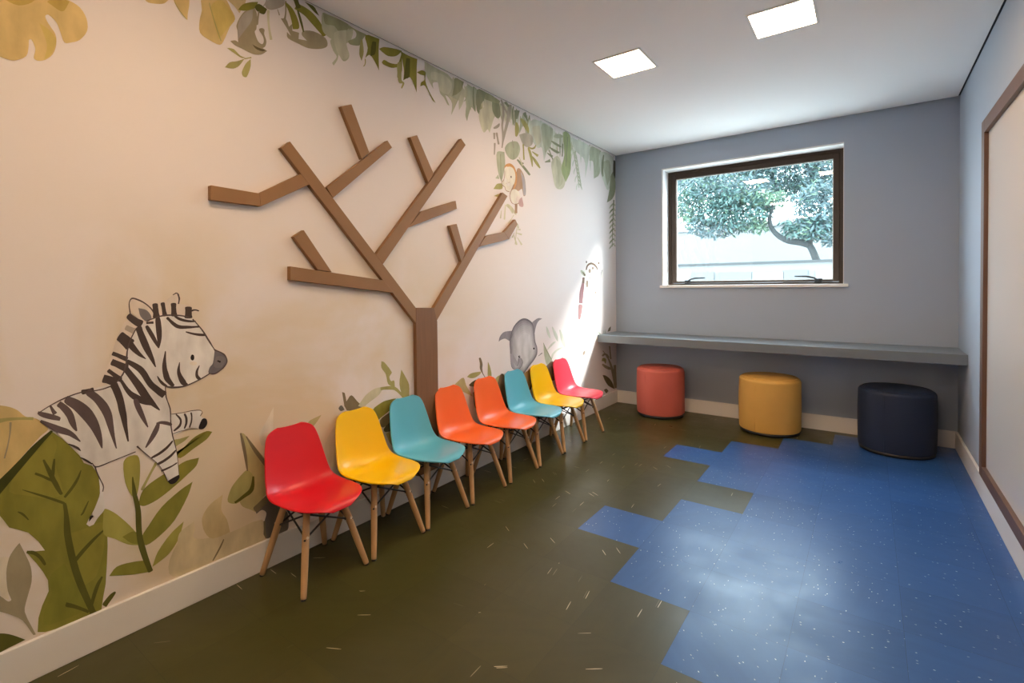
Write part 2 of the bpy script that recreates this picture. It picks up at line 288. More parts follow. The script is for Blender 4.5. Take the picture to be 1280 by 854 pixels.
MURAL = """#sage_leaf_motif
L3 2296 2491,2301 2469,2300 2447,2294 2426,2282 2406,2277 2428,2276 2450,2281 2472,2292 2492
L3 2305 2484,2322 2451,2329 2416,2327 2380,2317 2344,2300 2377,2290 2412,2290 2447,2299 2484
L3 2346 2494,2357 2458,2359 2423,2351 2389,2336 2355,2323 2390,2318 2425,2324 2460,2339 2494
L3 2343 2481,2373 2460,2398 2435,2418 2406,2434 2373,2404 2394,2378 2418,2357 2446,2340 2478
s4 2369 2486,2378 2466,2378 2447,2370 2431,2355 2415,2345 2435,2343 2453,2349 2471,2364 2487
s4 2391 2447,2392 2406,2384 2368,2366 2333,2341 2301,2339 2342,2345 2381,2361 2416,2386 2449
L3 2399 2471,2425 2441,2444 2408,2455 2372,2460 2332,2433 2361,2412 2394,2400 2429,2394 2468
s4 2423 2479,2420 2451,2412 2426,2399 2403,2381 2382,2382 2410,2389 2436,2401 2459,2419 2480
t2 2450 2463,2467 2450,2476 2435,2478 2416,2474 2396,2456 2408,2446 2423,2442 2441,2446 2462
s3 2420 2474,2429 2434,2431 2394,2427 2355,2418 2315,2408 2355,2404 2395,2407 2434,2416 2474
s4 2497 2467,2506 2444,2509 2422,2504 2399,2494 2377,2483 2399,2479 2422,2482 2445,2492 2467
t2 2478 2480,2480 2442,2475 2406,2460 2373,2438 2341,2434 2380,2438 2416,2451 2450,2472 2482
L3 2482 2477,2496 2458,2500 2439,2493 2420,2478 2401,2463 2421,2457 2440,2461 2459,2476 2477
t2 2495 2494,2511 2462,2518 2428,2513 2394,2501 2360,2483 2392,2474 2426,2476 2459,2488 2494
t2 2528 2455,2550 2427,2567 2396,2575 2362,2579 2326,2555 2354,2537 2384,2527 2417,2523 2453
t2 2546 2482,2550 2444,2547 2406,2538 2370,2522 2334,2518 2373,2519 2410,2527 2447,2542 2483
L3 2565 2456,2577 2434,2583 2411,2584 2386,2581 2362,2569 2384,2561 2407,2559 2431,2562 2456
s4 2599 2485,2611 2456,2616 2426,2613 2396,2603 2366,2590 2395,2584 2424,2586 2454,2595 2485
s3 2580 2488,2591 2473,2597 2456,2598 2438,2594 2420,2582 2435,2575 2451,2573 2468,2577 2487
L3 2628 2494,2648 2470,2663 2443,2670 2414,2672 2383,2651 2406,2635 2432,2627 2461,2624 2492
s4 2637 2484,2658 2455,2673 2423,2680 2389,2681 2353,2659 2381,2643 2412,2634 2446,2632 2482
t2 2638 2463,2648 2441,2651 2420,2645 2399,2634 2378,2623 2399,2618 2421,2622 2442,2633 2463
L3 2660 2485,2667 2457,2669 2429,2665 2401,2657 2373,2649 2401,2646 2429,2649 2457,2656 2485
s3 2680 2449,2691 2432,2698 2413,2699 2394,2695 2373,2683 2390,2675 2408,2673 2428,2676 2448
s3 2704 2494,2728 2461,2744 2425,2751 2386,2752 2345,2727 2378,2709 2413,2700 2451,2699 2492
L3 2736 2449,2742 2424,2739 2403,2726 2386,2705 2371,2698 2396,2699 2418,2710 2436,2731 2451
L3 2727 2475,2743 2454,2751 2432,2751 2409,2745 2384,2728 2404,2719 2425,2717 2449,2723 2473
L3 2766 2470,2772 2444,2772 2420,2763 2397,2749 2375,2742 2400,2741 2425,2748 2448,2761 2471
s4 2806 2490,2839 2465,2865 2436,2883 2401,2895 2361,2861 2385,2834 2414,2815 2448,2802 2487
s3 2777 2472,2796 2438,2806 2403,2807 2365,2801 2327,2781 2361,2769 2396,2766 2433,2772 2471
s4 2834 2496,2865 2471,2891 2443,2912 2411,2929 2375,2897 2399,2870 2426,2848 2458,2831 2493
s4 2796 2476,2810 2451,2814 2425,2808 2400,2795 2374,2781 2399,2774 2425,2778 2450,2790 2476
s3 2862 2450,2866 2412,2864 2375,2856 2339,2842 2303,2837 2341,2838 2379,2845 2415,2858 2451
s4 2858 2490,2859 2451,2854 2413,2840 2378,2820 2343,2818 2383,2822 2421,2834 2457,2853 2492
s4 2897 2476,2907 2447,2908 2419,2898 2392,2880 2367,2869 2396,2866 2425,2874 2451,2891 2477
s3 2908 2491,2915 2467,2916 2444,2909 2421,2896 2399,2888 2423,2886 2447,2891 2469,2903 2491
s4 2943 2470,2954 2444,2956 2419,2948 2394,2932 2370,2920 2397,2916 2422,2922 2447,2937 2471
s3 2907 2456,2924 2441,2932 2424,2930 2406,2919 2385,2900 2400,2890 2416,2891 2434,2901 2454
s3 2957 2447,2958 2418,2952 2393,2936 2371,2914 2352,2912 2381,2916 2407,2930 2430,2952 2449
t2 2971 2487,2988 2463,2996 2438,2994 2411,2984 2383,2966 2407,2956 2432,2956 2458,2965 2486
t2 2952 2447,2967 2415,2975 2383,2975 2350,2970 2316,2955 2347,2945 2379,2943 2412,2948 2446
s3 2981 2467,2988 2450,2988 2433,2981 2418,2968 2404,2961 2422,2959 2439,2965 2454,2977 2468
s2 2997 2483,3000 2442,2995 2403,2982 2366,2962 2330,2958 2371,2962 2410,2973 2448,2992 2484
s 3018 2450,3029 2429,3034 2407,3033 2385,3029 2362,3017 2383,3011 2404,3010 2427,3015 2449
s 3058 2474,3084 2432,3103 2388,3113 2341,3117 2292,3090 2333,3069 2377,3057 2423,3053 2472
s3 3061 2476,3070 2448,3070 2421,3061 2396,3043 2371,3033 2400,3031 2427,3038 2453,3055 2477
s3 3111 2480,3116 2442,3112 2406,3100 2371,3081 2338,3076 2376,3077 2413,3087 2448,3106 2481
s 3060 2463,3054 2421,3042 2382,3023 2346,2998 2311,3003 2353,3014 2393,3031 2430,3056 2465
t2 3142 2486,3150 2441,3148 2398,3136 2356,3115 2315,3106 2360,3106 2403,3116 2446,3136 2487
s2 3137 2454,3157 2436,3167 2415,3166 2392,3157 2366,3136 2384,3124 2404,3123 2427,3131 2453
s2 3168 2447,3168 2418,3161 2391,3146 2368,3124 2347,3123 2377,3128 2405,3142 2428,3163 2449
s2 3136 2451,3147 2423,3150 2396,3146 2368,3135 2340,3123 2368,3117 2395,3120 2423,3131 2451
s4 3199 2449,3202 2414,3196 2383,3179 2355,3154 2329,3150 2365,3155 2397,3169 2426,3193 2451
s 3189 2469,3209 2438,3220 2406,3222 2371,3217 2335,3195 2365,3182 2397,3178 2431,3183 2467
s2 3215 2480,3202 2429,3182 2381,3155 2336,3123 2294,3136 2346,3154 2394,3179 2440,3211 2482
s4 3225 2473,3247 2449,3261 2421,3265 2391,3261 2357,3236 2381,3221 2408,3215 2438,3219 2471
s2 3282 2473,3304 2443,3319 2411,3327 2376,3329 2340,3306 2369,3290 2400,3281 2435,3278 2471
s4 3230 2480,3245 2428,3252 2376,3250 2323,3241 2270,3225 2322,3216 2374,3216 2426,3225 2479
s2 3314 2491,3310 2451,3298 2415,3279 2382,3252 2352,3255 2392,3265 2429,3283 2463,3309 2493
s2 3307 2487,3323 2456,3329 2424,3324 2392,3311 2360,3294 2390,3285 2422,3288 2454,3300 2487
s3 3338 2483,3348 2439,3349 2397,3341 2355,3326 2313,3314 2356,3311 2399,3317 2441,3332 2483
s2 3296 2489,3305 2466,3308 2443,3303 2420,3293 2397,3282 2420,3278 2443,3282 2466,3291 2489
s2 3384 2462,3393 2429,3393 2397,3382 2366,3363 2337,3353 2371,3351 2403,3360 2433,3378 2463
t2 3370 2459,3359 2413,3342 2371,3317 2332,3286 2297,3295 2343,3311 2386,3334 2426,3365 2461
s3 3383 2470,3395 2443,3399 2416,3396 2389,3387 2361,3374 2388,3368 2415,3369 2442,3378 2469
s 3401 2476,3422 2429,3437 2380,3446 2330,3449 2278,3427 2325,3410 2373,3401 2423,3397 2475
s3 3395 2451,3403 2418,3404 2385,3398 2352,3385 2320,3376 2354,3374 2387,3379 2419,3391 2451
s3 3395 2465,3404 2440,3407 2415,3404 2390,3396 2365,3387 2390,3382 2414,3384 2439,3391 2464
s2 3488 2454,3497 2413,3499 2373,3493 2333,3480 2293,3470 2333,3466 2374,3471 2414,3483 2454
s3 3449 2460,3452 2408,3446 2357,3431 2308,3409 2261,3405 2313,3409 2364,3422 2413,3443 2461
s2 3481 2450,3508 2407,3527 2361,3538 2313,3542 2262,3514 2305,3493 2350,3481 2398,3476 2449
s3 3512 2459,3534 2414,3550 2367,3558 2318,3560 2267,3537 2312,3519 2358,3510 2407,3507 2457
s4 3535 2450,3544 2418,3544 2387,3534 2358,3516 2330,3505 2362,3503 2393,3511 2422,3528 2451
s2 3515 2483,3512 2434,3504 2386,3489 2339,3471 2293,3473 2343,3480 2391,3493 2438,3511 2484
s2 3552 2445,3551 2399,3542 2356,3524 2316,3499 2278,3499 2324,3506 2367,3522 2408,3546 2446
s2 3579 2469,3580 2440,3576 2412,3567 2386,3553 2360,3551 2389,3554 2417,3562 2444,3576 2469
s2 3606 2450,3627 2427,3643 2402,3653 2373,3659 2342,3637 2365,3619 2390,3608 2418,3602 2449
s2 3615 2454,3638 2420,3650 2383,3653 2344,3648 2303,3624 2337,3609 2373,3605 2412,3609 2453
s 3601 2458,3611 2408,3612 2358,3605 2308,3590 2259,3579 2309,3576 2359,3581 2409,3595 2458
s4 3642 2482,3649 2437,3650 2392,3644 2347,3633 2303,3625 2348,3623 2393,3628 2438,3638 2483
s2 3657 2493,3651 2443,3638 2396,3619 2351,3595 2307,3600 2357,3611 2405,3629 2450,3653 2494
s3 3674 2481,3700 2439,3716 2395,3722 2348,3721 2299,3694 2340,3676 2384,3668 2430,3668 2479
s4 3722 2451,3734 2406,3738 2361,3735 2315,3725 2270,3712 2315,3706 2360,3708 2405,3718 2451
s 3723 2448,3738 2415,3744 2383,3740 2350,3727 2316,3710 2348,3702 2381,3704 2414,3716 2447
s4 3717 2493,3728 2461,3731 2428,3725 2396,3712 2363,3700 2396,3695 2429,3699 2461,3711 2494
s3 3719 2465,3746 2428,3765 2388,3775 2344,3779 2299,3751 2335,3731 2375,3719 2418,3714 2463
s2 3773 2485,3794 2446,3807 2405,3810 2362,3806 2318,3784 2357,3770 2397,3764 2439,3768 2484
s2 3746 2466,3749 2423,3747 2379,3740 2336,3729 2294,3725 2338,3725 2381,3731 2424,3743 2467
s2 3803 2482,3831 2465,3851 2442,3863 2414,3869 2381,3839 2398,3817 2419,3803 2446,3797 2478
s2 3828 2463,3853 2446,3870 2425,3878 2399,3880 2369,3854 2385,3836 2405,3826 2431,3823 2460
s2 3839 2482,3858 2438,3868 2392,3869 2345,3863 2297,3842 2341,3829 2387,3827 2433,3833 2481
s3 3825 2463,3824 2427,3815 2396,3795 2369,3768 2345,3767 2382,3774 2414,3792 2442,3819 2466
s2 3894 2462,3919 2447,3939 2428,3954 2404,3965 2377,3940 2392,3919 2410,3903 2433,3891 2459
s 3876 2449,3876 2403,3870 2359,3857 2317,3839 2276,3838 2321,3843 2365,3854 2408,3872 2449
s4 3902 2468,3916 2445,3925 2421,3926 2395,3923 2368,3908 2391,3899 2415,3896 2441,3898 2467
s3 3925 2494,3945 2461,3957 2427,3962 2391,3961 2353,3941 2385,3927 2419,3920 2455,3921 2493
s4 3942 2485,3951 2459,3955 2432,3951 2404,3943 2377,3932 2404,3928 2431,3929 2458,3937 2485
s4 3918 2490,3941 2463,3958 2432,3966 2398,3969 2361,3944 2389,3926 2419,3916 2452,3913 2488
s4 3980 2481,3995 2454,4003 2427,4002 2399,3994 2369,3978 2395,3969 2422,3968 2450,3975 2480
s2 3957 2493,3969 2440,3973 2387,3969 2334,3959 2281,3946 2334,3940 2387,3942 2440,3952 2493
s2 3972 2478,3999 2437,4021 2394,4037 2348,4049 2300,4021 2341,3998 2384,3980 2429,3969 2477
s 4016 2456,4023 2429,4025 2403,4021 2376,4013 2350,4005 2376,4002 2403,4005 2429,4012 2456
s2 4016 2491,4023 2461,4024 2432,4017 2404,4004 2376,3996 2405,3994 2435,4000 2463,4011 2491
t2 4042 2464,4048 2424,4049 2385,4042 2346,4031 2307,4024 2347,4022 2386,4027 2426,4038 2464
s3 4078 2465,4086 2441,4086 2418,4077 2397,4061 2376,4052 2401,4050 2424,4057 2446,4073 2466
s2 4059 2474,4072 2447,4079 2420,4079 2391,4073 2362,4059 2389,4051 2416,4050 2444,4055 2473
s4 4109 2463,4137 2440,4157 2412,4169 2379,4174 2343,4145 2366,4123 2393,4110 2425,4104 2461
s4 4107 2468,4109 2436,4104 2405,4092 2377,4075 2350,4072 2382,4075 2413,4086 2441,4102 2469
s3 4146 2490,4136 2448,4118 2411,4091 2380,4057 2353,4066 2396,4082 2433,4108 2466,4141 2493
s2 4144 2459,4153 2405,4157 2351,4154 2296,4146 2241,4136 2296,4131 2350,4133 2405,4140 2459
s3 4192 2494,4218 2462,4237 2427,4250 2389,4258 2349,4231 2380,4210 2414,4196 2452,4188 2492
s4 4171 2492,4173 2451,4168 2411,4157 2372,4141 2335,4138 2376,4141 2416,4150 2455,4166 2493
s4 4230 2447,4238 2417,4238 2388,4231 2360,4217 2332,4208 2362,4206 2391,4212 2419,4225 2447
s4 4212 2478,4241 2435,4266 2388,4286 2340,4301 2289,4271 2333,4245 2378,4225 2427,4209 2477
s2 4227 2450,4244 2429,4254 2407,4256 2382,4252 2356,4234 2376,4223 2398,4219 2422,4223 2449
s2 4266 2485,4287 2434,4299 2382,4302 2328,4296 2273,4273 2324,4259 2376,4255 2430,4260 2484
s2 4269 2470,4290 2418,4305 2365,4316 2311,4322 2256,4301 2307,4284 2360,4272 2414,4266 2469
s2 4256 2487,4266 2447,4269 2408,4265 2369,4255 2330,4244 2369,4240 2408,4242 2447,4252 2487
t2 4285 2489,4308 2454,4324 2417,4330 2377,4329 2335,4305 2369,4287 2406,4279 2445,4280 2487
s2 4313 2481,4327 2450,4334 2418,4334 2385,4328 2351,4313 2383,4305 2414,4304 2447,4309 2481
s2 4329 2493,4340 2451,4342 2410,4336 2369,4323 2328,4311 2370,4306 2411,4311 2452,4324 2493
t2 4358 2477,4366 2441,4369 2405,4364 2369,4353 2333,4343 2369,4340 2405,4343 2441,4353 2477
t2 4406 2447,4427 2418,4441 2387,4447 2353,4448 2317,4426 2346,4410 2376,4403 2410,4402 2445
t2 4358 2466,4369 2426,4371 2386,4364 2346,4351 2307,4340 2347,4336 2387,4340 2427,4353 2467
s4 4399 2479,4425 2441,4442 2400,4451 2355,4452 2309,4425 2347,4406 2388,4395 2431,4393 2477
t2 4413 2459,4422 2405,4421 2351,4410 2298,4391 2246,4381 2301,4379 2355,4389 2408,4407 2460
s4 4462 2452,4468 2419,4466 2387,4458 2356,4443 2326,4437 2359,4436 2391,4444 2422,4458 2452
s4 4472 2472,4471 2429,4464 2386,4451 2345,4433 2305,4433 2349,4438 2392,4451 2433,4469 2473
s3 4481 2462,4489 2439,4491 2416,4488 2393,4481 2370,4473 2393,4469 2416,4471 2439,4478 2462
s2 4471 2463,4481 2410,4483 2358,4477 2306,4466 2254,4456 2306,4452 2358,4456 2411,4467 2463
s2 4489 2455,4500 2418,4503 2382,4496 2345,4481 2309,4469 2346,4464 2383,4469 2419,4483 2456
s2 4523 2487,4538 2453,4545 2418,4545 2383,4539 2346,4524 2380,4514 2415,4513 2450,4519 2487
s4 4517 2460,4525 2418,4524 2378,4511 2339,4490 2301,4480 2343,4480 2384,4490 2424,4511 2461
t2 4537 2485,4553 2463,4562 2439,4563 2413,4559 2386,4542 2408,4532 2432,4529 2457,4533 2484
s2 4564 2475,4572 2438,4573 2401,4563 2366,4547 2331,4536 2369,4534 2405,4542 2441,4558 2476
s4 4576 2489,4586 2464,4590 2440,4589 2414,4582 2389,4572 2413,4566 2438,4567 2463,4572 2489
s2 4609 2450,4614 2401,4609 2354,4594 2309,4572 2266,4565 2315,4568 2362,4580 2407,4603 2451
s2 4644 2452,4667 2434,4681 2413,4685 2387,4681 2358,4657 2375,4641 2396,4635 2421,4638 2450
s 4656 2466,4660 2420,4658 2374,4647 2330,4631 2286,4625 2332,4626 2378,4635 2423,4651 2467
s2 4662 2492,4652 2461,4637 2433,4615 2410,4589 2390,4598 2422,4612 2450,4632 2474,4658 2494
#broad_leaf_motif
y 278 861,309 848,328 833,344 811,368 799,388 776,394 758,377 743,325 679,286 632,267 629
l 284 804,305 806,333 803,361 796,361 805,333 811,304 816,283 817
g 309 801,308 767,302 729,295 697,298 695,305 727,311 766,314 800
o 403 750,425 724,447 691,468 656,479 628,500 612,513 583,526 538,524 508,509 478,491 445,481 424,494 406,510 432,528 453,535 371,535 328,532 270,527 201,520 163,514 121,499 108,446 113,374 126,357 136,360 179,369 212,385 250,384 285,374 315,358 353,337 396,379 382,365 416,343 453,324 469,302 486,290 514,284 527,272 539,273 601,289 611,345 682
O2 403 737,414 705,406 659,425 548,393 540,349 565,304 594,324 647,365 695
O2 430 410,475 411,526 411,524 320,502 239,471 224,450 304
O3 388 294,424 320,455 222,477 141,417 140,374 149,375 196,392 240
v 284 591,301 614,322 642,344 671,364 697,385 724,405 749,401 755,378 736,354 713,333 688,310 662,287 638,268 617
d 380 666,382 655,386 639,390 623,394 609,398 594,403 580,408 566,414 552,419 543,425 545,422 555,418 570,414 584,409 598,405 612,400 626,394 642,388 657,384 667
d 405 663,401 640,399 621,398 610,405 607,407 617,408 637,409 661
d 361 627,375 615,390 600,404 588,406 593,393 607,377 622,363 633
d 470 607,459 583,443 557,427 535,431 529,449 550,465 578,472 605
d 333 588,359 566,394 537,427 509,429 516,396 544,360 571,333 590
d 487 499,478 482,471 467,467 460,469 457,475 462,482 478,489 498
d 424 513,426 479,425 445,425 410,432 347,442 285,454 230,470 173,482 131,488 110,503 111,497 132,486 174,472 230,460 284,450 344,442 407,440 440,437 476,432 512
d 516 233,503 216,492 186,485 153,492 146,501 177,511 207,520 229
d 424 180,442 165,462 146,479 128,482 135,466 154,445 176,426 193
d 524 388,497 371,468 346,447 321,453 311,475 335,502 362,526 383
d 321 525,329 514,337 502,343 492,345 493,340 505,332 519,322 527
d 338 391,353 380,365 362,376 336,381 338,372 366,355 391,339 399
K 487 429,491 447,502 445,492 434
#grey_leaf_motif
p 269 409,300 395,292 344,297 269,267 303
g 323 430,334 393,346 346,347 299,336 253,330 214,353 131,347 133,325 190,296 226,266 259,267 303,279 290,295 265,302 266,295 297,293 353,300 395,312 417
#grey_leaf_motif
d 264 186,286 173,304 157,330 128,294 125,263 126
#grey_leaf_motif
d 527 123,536 134,546 146,554 158,550 164,538 160,526 149,517 137
#leafy_stem_motif
o 734 584,734 542,752 582,778 607,810 631,850 642,870 634,849 610,803 586,758 563
l 728 599,730 634,759 636,791 639,772 623,747 612
L 584 594,595 613,625 611,632 573,628 507,619 464,605 475,588 527
o 626 438,633 472,650 493,685 512,739 533,776 547,821 546,811 518,782 495,737 464,683 434,643 425
o 632 318,653 350,694 402,755 443,797 461,780 413,735 338,686 299,643 283
L 527 458,537 453,562 426,598 372,624 322,629 289,591 309,555 344,525 373
o 576 342,608 348,630 319,635 290,602 308
L 661 197,679 244,722 294,764 321,746 263,714 221,678 203
o 537 224,558 246,601 242,644 225,659 181,600 198
d 608 540,607 525,607 503,607 480,610 459,613 439,615 417,615 393,615 365,616 337,618 310,622 283,628 256,635 228,643 201,649 182,663 183,658 202,652 228,646 255,641 281,636 307,633 333,632 359,632 387,631 413,628 437,624 458,620 478,617 501,613 523,611 539
l 677 572,662 543,645 512,632 488,639 481,652 507,668 538,684 565
#pale_foliage_motif
q 715 197,764 280,800 309,798 242,916 211,1058 213,1073 118,964 119,843 110,724 130
W 826 298,834 326,860 354,904 374,897 315,917 269,928 212,863 214,835 251
q 748 281,770 296,798 306,799 266,757 217,742 241
L2 977 604,993 594,1043 517,1096 426,1101 335,1066 306,1038 248,1012 272,980 297,968 328,999 443,985 533
l 922 338,929 374,945 401,983 435,1002 442,1025 408,1020 362,981 330,955 319
d 1021 409,1019 396,1015 377,1009 363,1001 355,989 349,977 343,966 337,955 332,947 329,951 321,960 323,972 325,985 330,998 334,1013 339,1025 351,1029 370,1029 392,1028 407
G 997 583,1005 564,1017 536,1030 509,1043 486,1057 463,1069 443,1081 426,1090 411,1097 401,1108 406,1102 417,1093 432,1082 449,1070 470,1057 492,1043 515,1028 540,1012 566,1001 584
G 974 602,980 559,989 500,999 439,1004 438,1001 498,992 559,980 602
G2 1032 268,1059 281,1094 303,1171 198,1162 109,1071 127,1067 196,1077 233,1058 254,1035 246
G 1064 204,1064 172,1066 144,1070 129,1078 128,1074 142,1072 169,1071 201
G 1035 255,1056 262,1080 276,1101 293,1087 313,1063 301,1039 287,1022 275
G 902 195,890 175,874 150,860 128,863 125,879 145,895 170,905 192
L2 1266 569,1290 585,1346 597,1324 571,1296 551
p 1365 458,1402 514,1448 556,1460 386,1398 324,1370 391
p 1051 576,1087 631,1118 683,1114 613,1109 543,1062 527
#reaching_leaf_motif
G2 1439 609,1456 620,1473 595,1452 592
G 1460 684,1475 676,1484 633,1513 659,1548 621,1589 582,1486 588
L3 1552 597,1599 642,1656 666,1715 666,1685 630,1617 600,1584 585
l 1703 804,1723 795,1772 735,1755 714,1766 688,1787 688,1792 651,1746 675,1731 730,1702 770
l 1696 652,1718 650,1749 645,1774 640,1788 635,1799 627,1811 618,1825 605,1839 590,1849 579,1860 584,1851 595,1838 611,1824 626,1813 638,1799 649,1778 659,1748 664,1716 666,1694 667
l 1839 740,1868 696,1894 646,1893 578,1849 587,1824 662
o 1640 556,1704 586,1744 590,1801 586,1800 555,1692 505,1668 499
G 1687 494,1743 518,1805 537,1804 480,1706 450
v2 1711 441,1752 467,1804 476,1803 423,1726 421
L2 1725 413,1803 418,1812 313,1760 343
#background_leaf_motif
L2 2257 578,2291 596,2352 615,2376 563,2441 478,2347 525
l 2386 614,2410 627,2444 632,2482 631,2528 628,2520 613,2466 597,2421 600
G 2515 710,2517 713,2519 716,2512 717,2513 709,2514 696,2515 683,2515 672,2514 660,2516 648,2522 636,2530 625,2539 614,2550 601,2560 589,2568 580,2574 581,2566 590,2556 603,2548 615,2544 626,2542 636,2541 646,2542 656,2544 668,2543 681,2538 695,2531 710,2524 720,2511 722,2507 717,2505 714
#background_leaf_motif
l 2601 685,2623 649,2639 600,2639 549,2599 576
#background_leaf_motif
d2 2402 559,2443 576,2488 576,2510 495,2441 478,2472 537,2420 548
G 2441 503,2495 508,2508 389,2462 399
#background_leaf_motif
l 2664 529,2690 562,2742 575,2732 497,2705 470
G 2697 482,2742 577,2781 566,2819 461,2826 324,2790 331,2738 391
#background_leaf_motif
W2 2999 524,3079 552,3156 558,3165 458,3076 399,3017 449
d2 3150 496,3131 450,3101 414,3068 398,3083 388,3118 405,3151 444,3170 491
#elephant_motif
e 2723 808,2733 836,2758 858,2788 870,2838 872,2890 866,2900 834,2873 796,2837 806,2797 822,2753 818
e 3142 909,3192 932,3240 942,3291 934,3239 919,3203 885,3180 829,3161 869
n 2874 860,2911 906,2976 942,3042 952,3110 934,3156 902,3176 842,3189 763,3214 714,3211 662,3168 622,3104 585,3046 548,2996 528,2937 574,2880 600,2861 649,2856 734,2852 795
e 2881 852,2917 895,2979 928,3042 937,3106 919,3150 889,3169 834,3181 761,3206 716,3203 668,3162 630,3101 596,3046 563,2998 543,2942 586,2887 611,2869 656,2864 735,2860 792
e2 2894 842,2928 882,2985 913,3044 921,3104 904,3145 877,3163 825,3174 757,3197 715,3194 670,3157 635,3099 604,3048 572,3003 554,2951 594,2899 617,2882 659,2878 733,2875 786
h 2906 832,2938 869,2992 898,3047 905,3103 890,3141 864,3158 815,3168 752,3189 713,3187 671,3152 639,3098 609,3051 580,3009 563,2960 600,2911 622,2896 661,2892 730,2888 780
h1 2917 823,2946 857,2997 884,3049 891,3101 876,3136 851,3152 806,3162 747,3181 711,3179 672,3146 642,3097 614,3052 587,3013 571,2967 605,2922 626,2907 662,2903 727,2900 774
h2 2928 813,2955 845,3002 870,3050 876,3099 862,3132 839,3146 798,3155 742,3174 709,3171 673,3141 645,3095 619,3054 593,3017 579,2974 611,2932 630,2918 664,2915 724,2912 767
h3 2939 803,2965 832,3008 855,3052 861,3097 848,3127 827,3140 788,3148 738,3165 707,3163 674,3135 648,3093 625,3055 601,3022 588,2982 617,2943 634,2931 666,2927 721,2924 761
f 2952 793,2975 819,3015 840,3055 845,3095 833,3123 814,3135 779,3142 733,3157 705,3155 675,3130 652,3092 630,3058 609,3027 596,2991 623,2956 639,2944 667,2941 718,2938 754
e2 2863 648,2858 710,2897 693,2944 638,2963 667,2998 656,3012 623,2986 595,2943 577,2885 602
h 2896 644,2938 608,2976 634,2959 599,2917 601
n 2960 660,2963 640,2956 621,2941 608,2946 606,2961 619,2969 640,2965 660
n 2996 656,3001 647,3009 635,3011 623,3006 612,2996 602,2984 593,2968 587,2949 582,2936 579,2939 575,2953 578,2972 583,2989 590,3002 599,3012 610,3018 622,3015 635,3007 647,3001 656
n 2849 807,2876 824,2887 845,2876 861,2872 860,2881 844,2871 826,2845 809
n 3090 584,3052 563,3016 543,2994 531,3001 527,3023 539,3058 560,3094 582
K 2984 671,2982 667,2975 665,2967 666,2961 670,2958 675,2961 679,2967 681,2976 680,2982 676
K 3179 710,3177 706,3171 704,3164 704,3158 708,3156 713,3158 717,3164 719,3171 718,3177 715
F2 2980 674,2979 673,2977 672,2974 673,2972 674,2971 675,2972 677,2974 677,2977 677,2979 676
#leafy_plant_motif
s2 3347 868,3353 830,3374 793,3402 768,3412 769,3409 796,3387 833,3354 869
s2 3436 858,3455 811,3486 765,3521 733,3531 733,3528 769,3495 816,3446 859
s2 3555 824,3568 766,3598 709,3634 671,3654 672,3649 711,3617 768,3569 825
s2 3706 733,3705 697,3705 652,3704 608,3712 606,3736 647,3737 696,3715 733
s2 3363 677,3422 699,3469 718,3495 730,3489 736,3451 732,3401 711,3357 680
s2 3436 599,3466 630,3525 654,3605 668,3598 677,3510 668,3439 641,3411 607
s2 3587 571,3620 569,3667 566,3701 564,3699 579,3665 583,3618 589,3585 593
s 3304 745,3347 693,3436 587,3449 565,3358 557,3315 643
t 3301 741,3334 692,3380 638,3425 594,3434 596,3389 639,3342 693,3307 742
n 3234 645,3250 650,3272 656,3288 660,3280 666,3265 661,3245 653,3230 648
d3 3345 552,3449 575,3500 416,3407 431
#giraffe_motif
c 3939 1317,4041 1344,4053 1391,4155 1409,4284 1403,4388 1347,4372 1259,4281 1195,4303 1098,4318 947,4315 796,4260 672,3965 700,3883 888,3897 1047,3952 1196,4001 1277
m3 3970 1262,3968 1252,3966 1237,3959 1218,3945 1192,3927 1161,3913 1128,3907 1094,3905 1061,3905 1037,3969 1033,3974 1057,3982 1090,3989 1123,3997 1154,4004 1187,4010 1215,4013 1236,4013 1252,4013 1262
m 3900 1023,3888 983,3883 936,3888 896,3921 892,3944 930,3960 976,3964 1018
b2 3985 1266,3978 1251,3968 1231,3961 1216,4004 1213,4007 1228,4012 1249,4015 1264
b2 4056 1333,4075 1360,4108 1379,4153 1386,4199 1377,4239 1360,4265 1340,4287 1344,4268 1368,4224 1392,4156 1405,4087 1393,4046 1364,4035 1335
b2 4064 1406,4062 1400,4055 1396,4047 1396,4040 1400,4038 1406,4040 1412,4047 1416,4055 1416,4062 1412
b2 4318 1404,4314 1396,4306 1392,4295 1391,4287 1396,4284 1403,4287 1411,4296 1416,4306 1416,4314 1412
s 3933 1323,3948 1303,3979 1285,4017 1273,4041 1282,4025 1302,3992 1320,3953 1331
b2 3970 1311,3982 1301,3998 1288,4010 1278,4035 1287,4019 1295,3997 1306,3980 1314
h 4376 1342,4347 1319,4327 1288,4323 1262,4352 1261,4357 1287,4371 1315,4390 1340
b3 4142 1326,4136 1313,4123 1306,4106 1305,4092 1313,4088 1325,4093 1337,4107 1345,4123 1345,4137 1338
b3 4202 1353,4197 1346,4185 1341,4169 1340,4156 1345,4151 1352,4156 1359,4169 1364,4185 1365,4198 1360
b3 4088 1206,4082 1185,4069 1173,4052 1173,4039 1186,4035 1206,4040 1227,4053 1239,4070 1239,4083 1227
m2 4073 1093,4067 1072,4052 1060,4034 1060,4020 1073,4015 1094,4021 1114,4035 1127,4053 1126,4067 1113
h 4040 1001,4034 982,4018 971,3999 972,3984 984,3979 1003,3985 1022,4000 1034,4019 1033,4034 1021
b3 4251 1124,4247 1117,4237 1114,4226 1114,4216 1118,4213 1124,4217 1130,4226 1134,4238 1134,4247 1130
b4 4069 835,4062 811,4046 797,4027 799,4012 815,4007 839,4013 863,4029 877,4048 875,4063 859
b4 4195 757,4185 743,4160 736,4129 739,4104 750,4094 766,4104 779,4129 787,4160 784,4186 773
